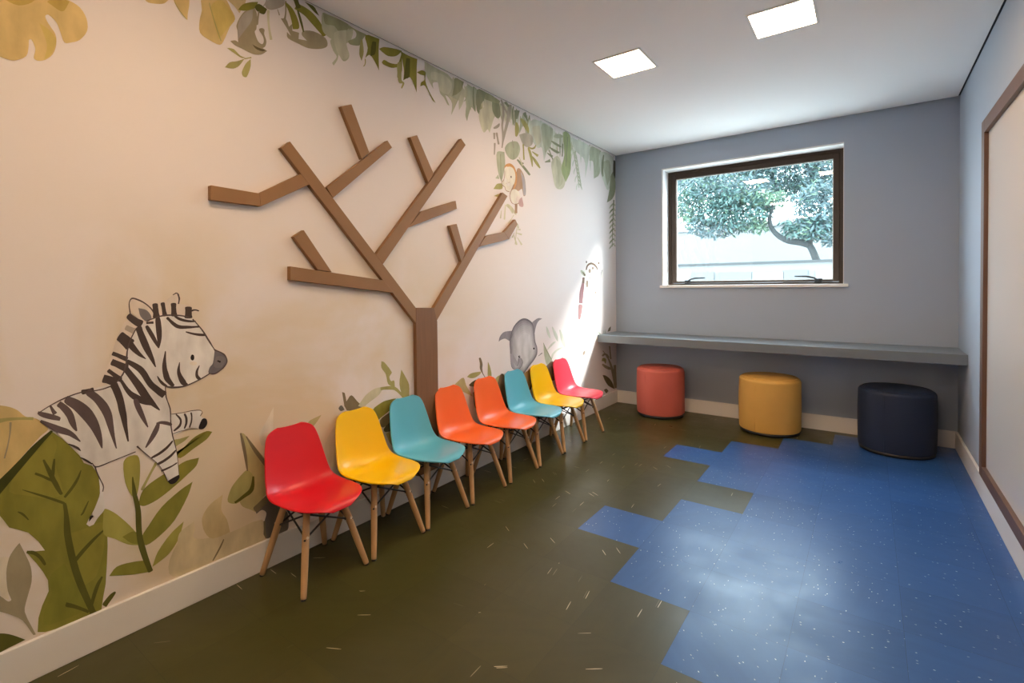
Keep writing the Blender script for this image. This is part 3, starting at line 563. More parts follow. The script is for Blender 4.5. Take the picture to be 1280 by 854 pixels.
b3 4129 1258,4126 1254,4117 1252,4106 1252,4097 1254,4093 1258,4097 1261,4106 1264,4117 1264,4126 1262
b4 3942 823,3938 800,3929 786,3919 787,3911 802,3908 826,3911 849,3920 863,3930 863,3939 847
b4 4223 994,4217 979,4203 970,4185 971,4172 981,4167 996,4172 1011,4186 1019,4204 1019,4217 1009
b4 4202 889,4196 873,4179 864,4159 866,4143 876,4137 893,4144 908,4160 917,4180 916,4196 905
b3 4012 576,3997 566,3979 563,3965 567,3961 577,3968 589,3984 599,4001 602,4015 598,4019 588
#shelf_corner_leaf_motif
G 4490 733,4517 765,4570 781,4553 739
s 4257 755,4283 740,4319 718,4346 702,4371 710,4339 725,4297 745,4267 759
s2 4442 760,4429 740,4411 713,4398 693,4443 686,4446 707,4449 737,4452 758
s2 4404 752,4391 735,4372 713,4359 697,4382 692,4392 709,4404 733,4414 750
d2 4372 323,4434 309,4528 264,4605 199,4644 138,4503 196,4422 260
g 4375 556,4407 533,4452 498,4492 460,4522 420,4547 375,4571 326,4598 264,4624 197,4642 149,4707 142,4689 191,4663 259,4633 323,4600 374,4563 421,4522 463,4473 502,4421 536,4386 559
d2 4397 174,4455 176,4502 145,4450 132
g 4357 425,4406 393,4486 362,4560 348,4572 364,4508 386,4441 409,4377 433
g 4381 501,4422 511,4444 503,4483 468,4532 475,4483 512,4401 530,4356 516
g 4519 587,4526 548,4536 495,4543 456,4577 453,4568 492,4556 546,4547 585
l 4362 458,4411 471,4401 470,4424 431,4447 429,4449 468,4378 489,4350 463
g 4623 384,4623 322,4624 237,4625 175,4700 163,4695 226,4688 313,4683 376
#hanging_leaf_motif
s 2728 2122,2813 2140,2820 2055,2796 1972,2776 1921,2744 1970,2724 2044
t 2766 2115,2766 2064,2766 1994,2766 1943,2774 1944,2773 1995,2772 2065,2771 2116
#hanging_leaf_motif
l 2683 1860,2724 1901,2789 1915,2781 1875
l 2687 1813,2735 1833,2794 1853,2774 1815
s 2705 1936,2738 1969,2750 1940
#hanging_leaf_motif
t 2963 2113,3014 2084,3074 2053,3125 2029,3144 2041,3099 2068,3037 2099,2978 2123
t 3028 2105,3032 2103,3038 2099,3043 2097,3057 2110,3050 2110,3041 2110,3034 2110
#hanging_leaf_motif
L3 2770 1724,2764 1707,2756 1684,2751 1667,2766 1668,2769 1684,2772 1707,2775 1724
L3 2814 1769,2808 1738,2801 1695,2795 1664,2813 1665,2817 1696,2821 1739,2825 1770
L3 2845 1762,2861 1749,2884 1730,2901 1717,2913 1722,2897 1737,2876 1756,2861 1770
L3 2825 1763,2854 1751,2896 1733,2946 1710,2953 1714,2922 1748,2879 1773,2840 1779
L3 2918 1710,2896 1688,2866 1660,2845 1639,2856 1636,2876 1657,2903 1687,2923 1708
L3 2958 1648,2949 1603,2937 1542,2928 1498,2935 1498,2944 1542,2957 1603,2966 1648
#hanging_leaf_motif
L3 2916 1562,2923 1541,2934 1513,2941 1493,2963 1498,2951 1517,2933 1544,2921 1563
L3 2958 1548,2972 1533,2993 1511,3007 1495,3027 1503,3008 1517,2982 1536,2963 1550
L3 2946 1579,2966 1576,2994 1571,3015 1568,3022 1581,3000 1581,2969 1582,2948 1583
L3 2961 1605,2973 1605,2990 1604,3002 1604,3002 1617,2990 1614,2973 1611,2961 1608
L3 2916 1579,2908 1569,2897 1555,2889 1546,2905 1543,2910 1554,2916 1568,2921 1578
L3 2966 1648,2966 1638,2966 1625,2966 1615,2986 1618,2982 1627,2976 1640,2972 1649
#monkey_motif
b 2954 2007,2969 2051,3005 2058,3049 2024,3073 1969,3076 1878,3046 1865,3027 1912,2988 1894,2896 1860,2889 1879,2946 1924
h 3012 2042,3063 1993,3076 1878,3046 1867,3033 1955
O 2806 2021,2824 2052,2879 2073,2927 2061,2957 2024,2965 1976,2950 1925,2896 1860,2871 1860,2910 1911,2898 2014,2844 2044
F 2810 2006,2837 2034,2878 2050,2920 2042,2943 2005,2939 1956,2910 1911,2871 1872,2821 1873,2815 1896,2782 1906,2786 1934,2819 1952
b 2919 1929,2904 1907,2886 1880,2869 1857,2889 1855,2903 1879,2918 1906,2930 1929
F 2999 1861,2998 1828,2975 1802,2939 1793,2904 1804,2882 1831,2883 1863,2906 1889,2941 1898,2977 1888
F3 3008 1834,3008 1817,2997 1804,2980 1800,2962 1806,2951 1820,2951 1836,2962 1849,2980 1854,2997 1848
m2 2987 1824,3024 1853,3045 1798,3030 1779,2986 1786
b 2935 1791,2934 1771,2932 1743,2931 1723,2962 1726,2963 1746,2965 1774,2966 1794
b 2812 2010,2809 1969,2796 1939,2775 1923,2776 1907,2792 1897,2815 1891,2817 1877,2838 1867,2870 1867,2872 1871,2840 1872,2824 1878,2820 1894,2796 1901,2782 1910,2781 1923,2801 1937,2815 1970,2817 2011
b 2876 1856,2868 1842,2872 1819,2891 1793,2920 1786,2955 1790,2988 1801,2985 1805,2953 1794,2922 1790,2898 1797,2879 1821,2875 1842,2882 1856
K 2898 1980,2896 1975,2893 1971,2889 1970,2885 1973,2884 1977,2885 1982,2889 1986,2893 1986,2896 1984
b 2830 1920,2842 1918,2858 1925,2869 1937,2865 1938,2853 1926,2843 1922,2833 1924
O4 2883 1922,2878 1915,2864 1909,2847 1906,2834 1908,2829 1914,2834 1921,2847 1927,2864 1930,2878 1928
O4 2838 1943,2835 1933,2827 1926,2817 1924,2809 1929,2806 1938,2810 1948,2818 1955,2828 1956,2836 1952
#ochre_leaf_motif
y 299 2065,295 1884,313 1888,332 1886,346 1890,369 1911,375 1942,376 1962,381 1967,385 1960,390 1939,386 1912,394 1906,412 1915,430 1939,439 1972,438 2004,427 2023,419 2037,415 2052,423 2059,441 2043,451 2012,459 1987,476 1994,497 2010,517 2048,516 2087,500 2116,474 2126,420 2122
y2 420 2098,442 2126,474 2123,462 2091,451 2083
y3 401 2024,418 2016,438 1995,437 1971,425 1935,410 1917,417 1964
y2 328 2062,356 2058,385 2080,399 2106,328 2076
#ochre_leaf_motif
y 679 2225,688 2219,699 2220,725 2229,741 2239,754 2257,723 2254
#ochre_leaf_motif
y 772 2271,780 2244,799 2222,815 2209,817 2236,822 2266,824 2297
l 773 2266,776 2251,790 2230,811 2211,813 2213,792 2233,778 2252,775 2267
#ochre_leaf_motif
y4 952 2356,987 2339,1007 2319,1015 2335,1028 2358,1037 2395
#ochre_leaf_motif
y 868 2317,866 2269,857 2226,858 2180,891 2165,929 2161,947 2191,969 2249,990 2289,975 2321,948 2354
y3 897 2291,925 2182,965 2248,988 2288,971 2315,936 2341
l 892 2308,900 2276,914 2227,932 2177,935 2179,918 2230,903 2279,894 2310
#olive_leaf_motif
g 998 2244,994 2263,1006 2298,1028 2336,1066 2370,1078 2350,1077 2307,1075 2282,1068 2269,1081 2235,1098 2229,1106 2245,1102 2265,1086 2285,1099 2297,1110 2295,1108 2276,1117 2250,1112 2226,1100 2213,1120 2209,1093 2184,1058 2173,1012 2179,988 2182,969 2192,988 2202,1000 2199
g2 998 2244,1006 2290,1032 2334,1062 2360,1057 2311,1026 2256,1001 2212
d2 1057 2213,1080 2209,1115 2210,1097 2199,1071 2200
o 1002 2331,1020 2360,1049 2382,1084 2400,1075 2372,1028 2338
d 1071 2372,1088 2394,1123 2387,1109 2359,1083 2359
g 1085 2362,1081 2345,1075 2322,1069 2301,1082 2303,1085 2324,1088 2347,1090 2363
g2 1121 2427,1117 2417,1111 2403,1106 2394,1110 2393,1115 2403,1122 2417,1127 2426
l 955 2159,968 2163,983 2164,1007 2148,1028 2147,1011 2140,979 2150
l 946 2079,966 2106,995 2121,1024 2142,1002 2105,978 2085
l 1012 2083,1028 2122,1049 2149,1048 2117,1031 2069,1016 2067
l 1024 2139,1032 2143,1044 2150,1052 2154,1051 2159,1043 2154,1031 2147,1023 2143
g2 1115 2409,1142 2439,1203 2467,1200 2439,1174 2414,1141 2392,1119 2390
L3 1122 2382,1123 2341,1127 2296,1132 2261,1143 2267,1136 2301,1132 2345,1134 2387
g 1204 2459,1204 2416,1198 2383,1188 2371,1205 2370,1207 2385,1210 2419,1211 2462
g 1168 2407,1170 2399,1173 2390,1175 2383,1179 2386,1177 2393,1173 2402,1170 2408
g 1183 2374,1215 2337,1229 2316,1210 2326,1214 2301,1267 2295,1313 2294,1376 2315,1412 2343,1402 2376,1341 2382,1289 2363,1281 2342,1306 2326,1265 2317,1268 2346,1236 2342,1237 2374,1220 2353,1208 2380
o 1204 2448,1220 2421,1232 2387,1239 2350,1269 2367,1262 2406,1239 2441,1210 2455
o 1248 2444,1262 2442,1281 2439,1299 2434,1313 2426,1327 2417,1342 2408,1359 2397,1377 2386,1390 2378,1409 2396,1400 2408,1387 2426,1373 2441,1358 2453,1341 2463,1323 2470,1301 2474,1279 2475,1264 2475
d 1260 2442,1267 2416,1277 2385,1287 2357,1293 2361,1287 2392,1277 2424,1266 2447
d 1242 2487,1247 2475,1253 2460,1258 2448,1279 2464,1273 2475,1266 2491,1261 2502
d 1297 2501,1340 2502,1371 2466,1348 2472
s3 1388 2487,1424 2494,1519 2496,1559 2478,1540 2412,1517 2393,1533 2350,1527 2323,1498 2302,1473 2328,1465 2296,1444 2261,1437 2272,1462 2309,1443 2331,1427 2368,1434 2384,1417 2387,1391 2400,1383 2429
t2 1392 2489,1519 2496,1536 2478,1484 2433,1451 2453,1402 2442
s4 1450 2419,1518 2461,1517 2398,1530 2344,1498 2308,1460 2342
t2 1536 2488,1589 2486,1638 2488,1613 2450,1594 2415,1540 2399,1529 2412,1570 2443,1577 2471,1553 2481,1536 2469
l 1603 2446,1614 2453,1621 2393,1607 2342,1593 2372
l 1626 2359,1627 2343,1623 2329,1616 2319,1619 2318,1628 2328,1633 2345,1632 2362
o 1632 2483,1722 2498,1716 2439,1716 2332,1699 2357,1661 2392,1629 2365,1646 2422
d 1675 2464,1701 2474,1693 2410,1661 2387
o 1718 2445,1753 2468,1836 2489,1878 2494,1835 2451,1779 2430,1739 2437
o 1735 2381,1752 2400,1792 2398,1841 2410,1856 2432,1874 2482,1875 2390,1854 2328,1840 2340,1844 2394,1799 2375,1745 2374
o 1867 2489,1928 2486,1990 2491,1985 2439,1982 2300,1967 2327,1934 2369,1883 2335,1889 2389,1879 2437
d 1907 2463,1935 2473,1929 2372,1888 2343
l 1842 2414,1869 2434,1871 2373,1871 2332,1891 2323,1873 2287,1866 2290,1878 2317,1850 2313,1841 2358
o 1985 2415,2027 2440,2058 2440,2052 2387,2085 2332,2134 2284,2107 2295,2048 2358,2011 2344,2017 2367,2043 2389,2043 2416,2012 2411
#sage_leaf_motif
s3 2047 2500,2126 2493,2239 2490,2297 2467,2366 2478,2377 2446,2329 2355,2267 2248,2277 2323,2244 2353,2216 2356,2253 2304,2235 2305,2203 2339,2171 2356,2156 2415,2113 2396,2116 2361,2082 2396,2050 2445
s4 2103 2458,2214 2473,2279 2444,2245 2370,2171 2370,2149 2418,2098 2412
L3 2245 2364,2321 2359,2276 2265,2286 2319
t2 2306 2490,2389 2491,2366 2436,2321 2394,2278 2369,2296 2432
s 2421 2492,2466 2486,2518 2484,2501 2333,2482 2343,2459 2352,2431 2296,2416 2250,2399 2287,2419 2388,2382 2364,2419 2418
t 2518 2484,2611 2495,2693 2495,2687 2467,2600 2442,2555 2391,2539 2325,2511 2354
t 2481 2491,2473 2430,2477 2372,2493 2336,2500 2340,2490 2377,2486 2433,2489 2493
s4 2594 2451,2635 2479,2692 2491,2687 2390,2716 2372,2694 2341,2646 2233,2626 2253,2585 2220,2552 2259,2533 2316,2554 2365,2593 2395
t 2688 2479,2755 2467,2769 2380,2728 2355,2680 2394
t2 2615 2488,2697 2491,2771 2484,2749 2459,2594 2445
s2 3120 2405,3185 2464,3306 2482,3476 2473,3481 2376,3386 2265,3335 2176,3309 2278,3248 2264,3170 2304
s 3312 2469,3483 2467,3459 2356,3357 2244,3317 2338
s4 3171 2397,3278 2445,3303 2335,3235 2276
g3 2995 2305,3094 2342,3177 2334,3172 2276,3105 2238,3043 2247
g2 2774 2490,2790 2452,2791 2393,2778 2318,2785 2265,2786 2213,2778 2162,2791 2164,2805 2216,2809 2272,2802 2323,2818 2398,2814 2462,2790 2498
g2 2859 2485,2856 2460,2850 2425,2843 2389,2833 2354,2820 2318,2808 2281,2798 2242,2789 2203,2783 2176,2792 2177,2803 2204,2820 2244,2836 2284,2853 2321,2869 2359,2883 2396,2893 2434,2900 2471,2905 2496
g2 2774 2463,2816 2436,2848 2408,2862 2385,2875 2390,2869 2417,2836 2449,2789 2473
g2 2715 2249,2721 2228,2730 2198,2737 2177,2756 2183,2749 2205,2740 2234,2734 2256
g2 2694 2175,2693 2152,2691 2119,2690 2096,2702 2098,2706 2122,2710 2155,2713 2179
g2 2693 2272,2727 2283,2758 2306,2764 2325,2755 2326,2734 2311,2714 2297,2689 2280
g2 2686 2243,2687 2231,2689 2214,2690 2202,2706 2206,2708 2219,2710 2236,2711 2249
t 2942 2469,2943 2451,2945 2427,2946 2409,2977 2415,2986 2435,2999 2463,3008 2484
t 3045 2474,3062 2461,3086 2444,3104 2431,3118 2438,3108 2455,3096 2478,3086 2495
t 2921 2489,2909 2443,2914 2394,2933 2356,2942 2360,2928 2399,2925 2447,2935 2492
t 2813 2484,2827 2479,2847 2472,2861 2467,2879 2481,2867 2488,2851 2497,2839 2504
l 2951 2381,2945 2349,2944 2316,2949 2284,2970 2287,2995 2325,2995 2365,2972 2388
l 3013 2422,3039 2394,3075 2369,3115 2349,3129 2356,3123 2392,3084 2423,3030 2434
l 3106 2231,3126 2190,3147 2144,3164 2103,3174 2106,3176 2152,3159 2203,3128 2240
l 3165 2215,3187 2209,3217 2200,3239 2193,3260 2213,3233 2215,3197 2219,3171 2221
l 3163 2180,3185 2154,3225 2128,3271 2110,3285 2118,3256 2146,3214 2171,3172 2185
l 3040 2246,3042 2213,3044 2167,3046 2133,3066 2137,3063 2171,3060 2217,3058 2250
l 3115 2240,3155 2233,3208 2251,3226 2280,3217 2280,3189 2256,3164 2247,3120 2246
s 2818 2170,2877 2223,2971 2248,3008 2205,2975 2139,2909 2104,2847 2120
g2 2908 2243,2912 2228,2916 2207,2919 2192,2926 2194,2923 2209,2919 2230,2915 2245
L3 2988 2138,3001 2122,3018 2099,3031 2083,3049 2091,3033 2106,3012 2127,2997 2142
s 3492 2404,3534 2406,3586 2418,3643 2440,3646 2452,3591 2453,3529 2438,3489 2415
t 3447 2359,3503 2347,3564 2343,3607 2348,3613 2355,3580 2362,3523 2367,3457 2369
t 3419 2303,3478 2288,3540 2284,3577 2293,3581 2303,3552 2305,3499 2308,3427 2311
t 3382 2251,3403 2244,3432 2236,3454 2230,3478 2251,3451 2253,3415 2256,3390 2258
t 3352 2172,3377 2177,3412 2185,3438 2191,3426 2213,3403 2202,3372 2188,3349 2177
t 3629 2382,3625 2350,3620 2306,3616 2274,3634 2277,3638 2309,3644 2353,3648 2386
t 3410 2280,3430 2256,3458 2223,3479 2198,3495 2205,3474 2229,3444 2262,3422 2286
s4 3450 2194,3544 2264,3608 2225,3634 2136,3674 2070,3621 2005,3517 1998,3470 2084
s3 3521 2242,3601 2212,3633 2065,3563 2007,3542 2120
o2 3647 2480,3761 2483,3771 2197,3681 2071,3607 2166,3661 2294
t 3716 2461,3704 2384,3688 2279,3676 2203,3690 2205,3702 2282,3719 2387,3731 2464
s2 3773 2468,4019 2482,4144 2472,4084 2280,4036 2163,4030 2320,3911 2359,3821 2389
s 4152 2474,4371 2482,4337 2261,4211 2189,4199 2341,4122 2339
s2 4349 2464,4621 2477,4635 2286,4523 2129,4422 2195,4347 2290
s 4394 2379,4554 2425,4584 2277,4501 2167
s 3796 2382,3837 2293,3880 2174,3912 2061,3925 2064,3899 2179,3856 2299,3811 2387
s 3816 2356,3837 2346,3860 2330,3880 2311,3888 2314,3878 2337,3852 2355,3821 2359
s2 3815 2358,3788 2334,3774 2307,3778 2289,3786 2290,3793 2310,3806 2334,3822 2357
s 3826 2324,3848 2314,3871 2298,3891 2279,3899 2281,3890 2305,3863 2323,3832 2328
s 3837 2292,3859 2282,3882 2266,3902 2246,3910 2249,3901 2273,3874 2291,3843 2296
s2 3837 2294,3810 2271,3796 2244,3800 2225,3807 2226,3815 2247,3827 2270,3843 2294
s 3848 2260,3870 2250,3893 2233,3914 2214,3921 2216,3912 2240,3885 2259,3854 2264
s 3859 2228,3881 2217,3904 2201,3925 2181,3932 2183,3923 2207,3897 2226,3865 2231
s2 3859 2230,3832 2206,3817 2180,3821 2161,3829 2162,3836 2182,3849 2206,3865 2229
s 3870 2195,3892 2185,3915 2168,3936 2148,3944 2151,3935 2175,3908 2193,3876 2199
s 3881 2163,3904 2152,3927 2135,3948 2115,3955 2118,3946 2142,3919 2161,3887 2166
s2 3881 2165,3853 2142,3839 2115,3843 2096,3851 2097,3858 2118,3871 2141,3887 2164
s 3892 2130,3915 2119,3938 2102,3959 2082,3967 2084,3957 2109,3930 2128,3898 2134
s 3904 2097,3926 2086,3949 2069,3970 2049,3978 2051,3969 2075,3942 2095,3909 2101
s2 3903 2099,3875 2077,3861 2050,3865 2031,3873 2032,3880 2052,3893 2076,3910 2099
t 4645 2337,4692 2268,4690 2140,4614 2055,4492 2003,4549 2133,4584 2277
v2 4654 2444,4705 2440,4692 2268,4645 2316
t 4414 2452,4380 2376,4373 2298,4395 2244,4420 2249,4417 2308,4424 2383,4439 2455
s 4664 2025,4610 2006,4563 1978,4542 1952,4551 1951,4590 1973,4633 1998,4672 2021
s 4635 2017,4647 2010,4663 2000,4675 1992,4701 2003,4684 2008,4662 2016,4646 2022
t 4663 1974,4609 1955,4562 1927,4542 1902,4550 1901,4589 1922,4632 1947,4671 1970
s 4634 1966,4646 1959,4662 1949,4674 1941,4700 1951,4684 1957,4661 1965,4645 1971
s 4662 1923,4608 1904,4562 1877,4541 1852,4549 1851,4588 1872,4631 1896,4670 1919
s 4633 1916,4645 1908,4662 1897,4674 1890,4699 1900,4683 1906,4661 1914,4645 1920
t 4661 1872,4608 1854,4561 1827,4540 1802,4548 1801,4588 1822,4630 1845,4670 1868
s 4633 1865,4645 1857,4661 1846,4673 1839,4698 1849,4682 1855,4660 1863,4644 1869
s 4660 1821,4607 1803,4560 1777,4539 1752,4548 1751,4587 1771,4630 1794,4669 1817
s 4632 1814,4644 1806,4660 1795,4672 1787,4697 1797,4681 1803,4659 1812,4643 1818
t 4660 1770,4606 1753,4559 1726,4539 1702,4547 1701,4586 1721,4629 1744,4668 1766
s 4631 1763,4643 1755,4659 1744,4671 1736,4697 1746,4680 1752,4658 1761,4642 1767
s 4659 1718,4605 1702,4559 1676,4538 1652,4546 1650,4585 1670,4628 1693,4667 1715
s 4630 1712,4642 1704,4659 1693,4670 1685,4696 1694,4680 1701,4658 1710,4642 1716
t 4658 1667,4605 1651,4558 1626,4537 1602,4545 1600,4585 1620,4627 1642,4667 1664
s 4630 1662,4641 1653,4658 1642,4670 1634,4695 1643,4679 1650,4657 1659,4641 1666
s 4657 1616,4604 1601,4557 1576,4536 1552,4545 1550,4584 1569,4626 1591,4666 1612
s 4629 1611,4641 1602,4657 1591,4669 1583,4694 1592,4678 1598,4656 1608,4640 1615
t 4641 2048,4626 1916,4611 1743,4600 1580,4614 1580,4628 1744,4649 1918,4668 2051
#zebra_motif
z 732 734,753 732,779 727,799 732,833 725,828 706,849 689,851 670,836 656,818 660,787 670,769 664,734 658,727 697
z 515 587,528 537,527 497,529 456,508 433,497 450,507 479,518 515
z 372 817,405 831,439 846,479 860,509 868,569 878,588 904,597 940,603 984,613 1020,631 1059,663 1087,695 1093,736 1098,792 1090,817 1070,842 1035,867 987,885 954,917 933,929 904,912 879,884 863,865 864,823 843,779 831,744 831,715 840,715 835,716 801,728 755,729 701,734 651,744 604,749 554,752 494,739 477,724 477,715 490,702 529,690 557,667 588,644 618,627 639,575 612,564 614,512 605,500 623,471 649,463 677,442 700,418 740,400 765,379 786,371 813
z2 607 1091,582 1052,566 1002,557 967,538 919,526 878,569 878,588 904,603 984,631 1059,647 1077
z2 679 1094,683 1143,723 1150,771 1140,803 1127,806 1086,736 1098
z2 615 1161,636 1160,664 1140,683 1113,679 1082,662 1076,641 1089,622 1116
n2 638 1130,663 1121,677 1094,663 1080,644 1100
K2 616 1109,613 1146,620 1162,638 1156,657 1144,673 1127,682 1111,686 1114,676 1130,659 1148,640 1161,619 1167,610 1146,613 1109
z2 723 1154,744 1173,758 1180,766 1160,761 1139,737 1142
K2 746 1173,750 1175,755 1178,759 1178,760 1174,762 1167,763 1160,763 1153,762 1146,761 1141,765 1140,766 1145,768 1153,769 1161,767 1169,765 1177,760 1182,754 1182,749 1178,745 1176
k 603 1099,612 1085,627 1070,641 1059,652 1082,638 1092,625 1102,613 1112
k 574 1026,581 1015,591 1001,600 987,624 1015,613 1028,600 1041,589 1049
k 559 974,571 966,587 954,599 946,605 960,592 968,576 978,564 985
k 555 942,567 933,584 919,597 909,606 932,593 941,575 952,562 960
k 545 919,555 907,568 891,578 878,587 891,577 902,562 917,552 928
k 531 886,542 880,557 870,568 864,576 892,565 897,549 905,538 910
k 479 854,488 854,501 854,510 854,508 871,499 870,486 869,477 868
k 681 1143,681 1128,682 1107,682 1092,702 1094,700 1109,698 1129,696 1144
k 706 1145,708 1131,710 1111,712 1097,725 1099,723 1113,720 1133,718 1147
k 739 1143,739 1129,739 1110,739 1096,757 1096,756 1110,755 1129,755 1143
k 786 1128,785 1115,784 1099,783 1086,807 1085,807 1097,807 1114,806 1127
k 806 1109,814 1112,822 1112,831 1109,832 1113,823 1117,812 1118,804 1114
G3 597 1058,604 1052,614 1045,621 1039,630 1058,622 1062,611 1068,603 1072
k 722 1088,730 1078,740 1064,753 1052,766 1047,778 1046,791 1046,805 1046,820 1047,831 1047,831 1054,820 1054,805 1055,791 1057,779 1058,768 1060,759 1064,748 1073,736 1085,728 1094
k 748 1093,764 1079,791 1070,819 1069,819 1074,792 1079,768 1088,751 1099
k 785 1032,806 1022,832 1014,854 1013,854 1020,832 1024,808 1029,786 1036
k 689 1092,689 1056,692 1016,695 983,698 982,706 1014,707 1056,702 1094
k 657 1062,668 1033,682 1004,695 982,698 983,692 1009,680 1040,665 1067
k 629 1060,632 1043,638 1019,645 997,652 979,659 964,666 950,673 936,679 924,684 915,687 916,685 926,683 940,679 956,675 971,670 988,665 1005,658 1026,650 1049,645 1066
k 601 1007,614 984,635 961,656 947,657 949,642 971,628 996,616 1019
k 661 1072,667 1072,676 1072,682 1072,682 1080,676 1080,667 1080,661 1080
k 716 969,713 956,709 937,706 917,706 900,708 882,712 865,721 851,730 840,737 833,744 840,740 848,734 860,729 872,726 885,722 900,720 916,719 935,719 954,719 968
k 761 922,758 912,754 898,753 882,756 866,760 851,766 839,774 832,781 830,785 829,788 836,786 840,783 844,781 850,776 859,770 871,765 883,763 896,763 911,763 922
k 828 902,816 882,815 859,825 844,833 851,825 863,824 879,830 900
k 689 881,695 861,707 844,719 837,721 842,712 852,701 866,691 882
k 598 941,608 932,621 919,633 905,643 888,652 868,663 847,678 828,693 810,704 799,718 817,707 828,692 844,678 860,668 878,659 899,647 919,631 934,615 946,604 953
k 588 921,596 905,607 884,618 862,627 843,636 823,648 803,664 784,681 767,694 755,696 758,688 774,677 796,666 817,657 836,647 856,636 875,623 896,610 917,600 931
k 578 885,584 870,592 849,602 829,614 813,627 801,640 791,654 784,666 780,674 777,677 795,670 799,659 805,648 812,636 820,624 830,613 840,602 856,592 875,584 889
k2 617 808,623 777,638 738,656 703,659 704,650 743,639 782,628 811
k 553 870,557 858,562 841,567 823,571 804,574 782,579 757,585 725,592 692,597 668,601 667,600 691,598 725,597 757,594 783,591 806,587 828,582 848,576 866,571 877
k2 487 855,507 828,522 799,533 771,541 740,552 696,564 652,567 652,562 697,559 740,555 777,543 812,521 846,498 870
k2 434 837,455 811,473 783,489 755,502 728,514 696,525 664,528 664,528 697,523 735,514 769,497 806,469 838,442 856
k2 416 830,422 821,429 809,435 797,440 785,444 770,449 757,454 747,458 741,461 737,464 738,464 743,463 751,462 761,460 774,457 791,451 808,442 823,432 835,425 842
k2 371 813,380 802,399 790,422 780,424 791,403 806,384 816,373 821
k2 399 831,401 822,404 810,407 801,416 807,412 815,407 825,403 833
k2 376 787,384 777,396 763,408 750,421 740,433 733,444 726,453 717,463 707,470 700,472 702,467 712,460 726,450 740,439 751,426 760,415 768,402 777,388 787,379 793
k2 684 709,699 705,714 698,730 690,733 698,718 710,698 716,684 713
k2 687 713,676 694,662 665,648 634,651 631,673 655,690 684,694 708
k 668 588,693 595,718 611,735 632,732 636,713 619,689 604,666 594
k 686 558,706 564,729 577,745 595,742 599,724 585,702 573,683 566
k 697 531,715 534,733 540,747 547,745 551,731 545,712 541,695 538
k 745 729,758 706,755 689,737 673,740 668,761 682,764 709,748 731
k 772 725,776 709,776 690,771 672,775 669,783 686,784 709,777 727
k 794 726,796 710,794 691,788 672,792 669,799 688,801 710,799 726
K 715 491,731 497,752 503,753 491,739 476,723 477
K 823 669,835 693,849 690,852 670,839 654,823 657
k 441 700,454 687,464 676,471 669,472 670,468 681,456 693,442 702
k 470 648,477 639,488 627,499 617,500 620,491 632,480 643,470 650
K2 499 622,501 616,504 608,512 603,526 604,545 609,564 613,584 617,605 621,620 624,619 627,604 624,583 620,563 616,544 612,526 608,512 607,506 611,503 617,501 622
K2 505 608,506 601,509 590,512 579,516 566,521 552,525 539,526 531,525 523,524 518,527 517,528 522,529 530,528 540,524 552,519 567,515 580,512 591,510 601,509 608
K2 378 785,392 772,406 754,418 738,419 739,407 756,393 774,379 787
K2 372 813,400 831,436 848,475 859,506 858,533 860,555 866,554 870,532 864,506 862,475 863,435 852,399 834,372 816
K2 713 840,713 830,713 816,714 800,718 786,722 771,726 755,727 738,727 719,727 701,728 684,730 667,732 651,736 635,739 620,742 604,745 588,747 571,748 554,749 535,750 517,751 504,752 503,752 516,751 535,750 553,749 570,747 588,745 604,742 620,739 635,736 651,734 667,732 684,731 701,730 719,731 737,730 755,726 771,721 787,718 801,717 815,716 829,716 839
K2 622 642,635 627,650 607,666 587,685 562,701 528,713 491,715 491,703 529,686 564,668 588,652 609,637 629,626 646
K2 732 733,747 731,770 731,799 731,827 727,835 719,827 707,829 705,837 718,827 730,799 734,770 733,746 734,731 735
K2 735 659,755 663,786 663,818 658,818 660,786 665,755 665,734 661
K2 570 877,576 883,584 892,591 903,595 914,598 926,601 939,603 954,604 969,605 983,608 995,610 1007,614 1019,620 1033,627 1048,632 1058,630 1060,624 1050,617 1035,611 1021,607 1009,604 997,601 984,599 970,598 955,597 941,594 928,591 916,587 906,581 896,574 886,568 879
K2 663 1082,675 1086,692 1092,709 1096,725 1097,741 1097,756 1095,772 1093,788 1089,798 1087,799 1090,788 1094,773 1098,757 1101,741 1102,725 1103,708 1101,691 1096,674 1090,662 1085
K2 808 1079,817 1068,829 1051,840 1034,849 1017,857 1001,865 986,873 972,880 960,884 951,888 953,883 962,877 974,870 989,862 1004,854 1020,844 1037,832 1054,820 1070,811 1082
K2 714 838,732 831,755 827,780 828,809 837,840 849,866 863,864 866,838 853,807 841,778 833,755 833,733 837,715 842
n 885 955,902 945,919 933,930 904,914 879,884 861,861 867,865 888,877 903
n2 890 926,917 923,921 901,904 882,881 890
K 893 908,897 906,901 903,904 901,907 907,904 909,899 911,896 913
K 812 934,811 928,808 924,804 924,800 929,799 936,801 942,804 946,808 945,811 941
pk 821 910,819 906,812 904,804 905,798 909,795 914,798 918,804 919,812 918,819 915
K2 884 953,893 948,907 940,917 931,923 923,927 913,927 905,925 897,919 889,912 881,903 874,893 868,884 864,875 864,867 866,862 868,861 865,867 862,875 859,885 859,895 863,906 870,916 877,923 885,929 894,932 904,931 914,927 925,921 935,909 944,895 952,886 958"""
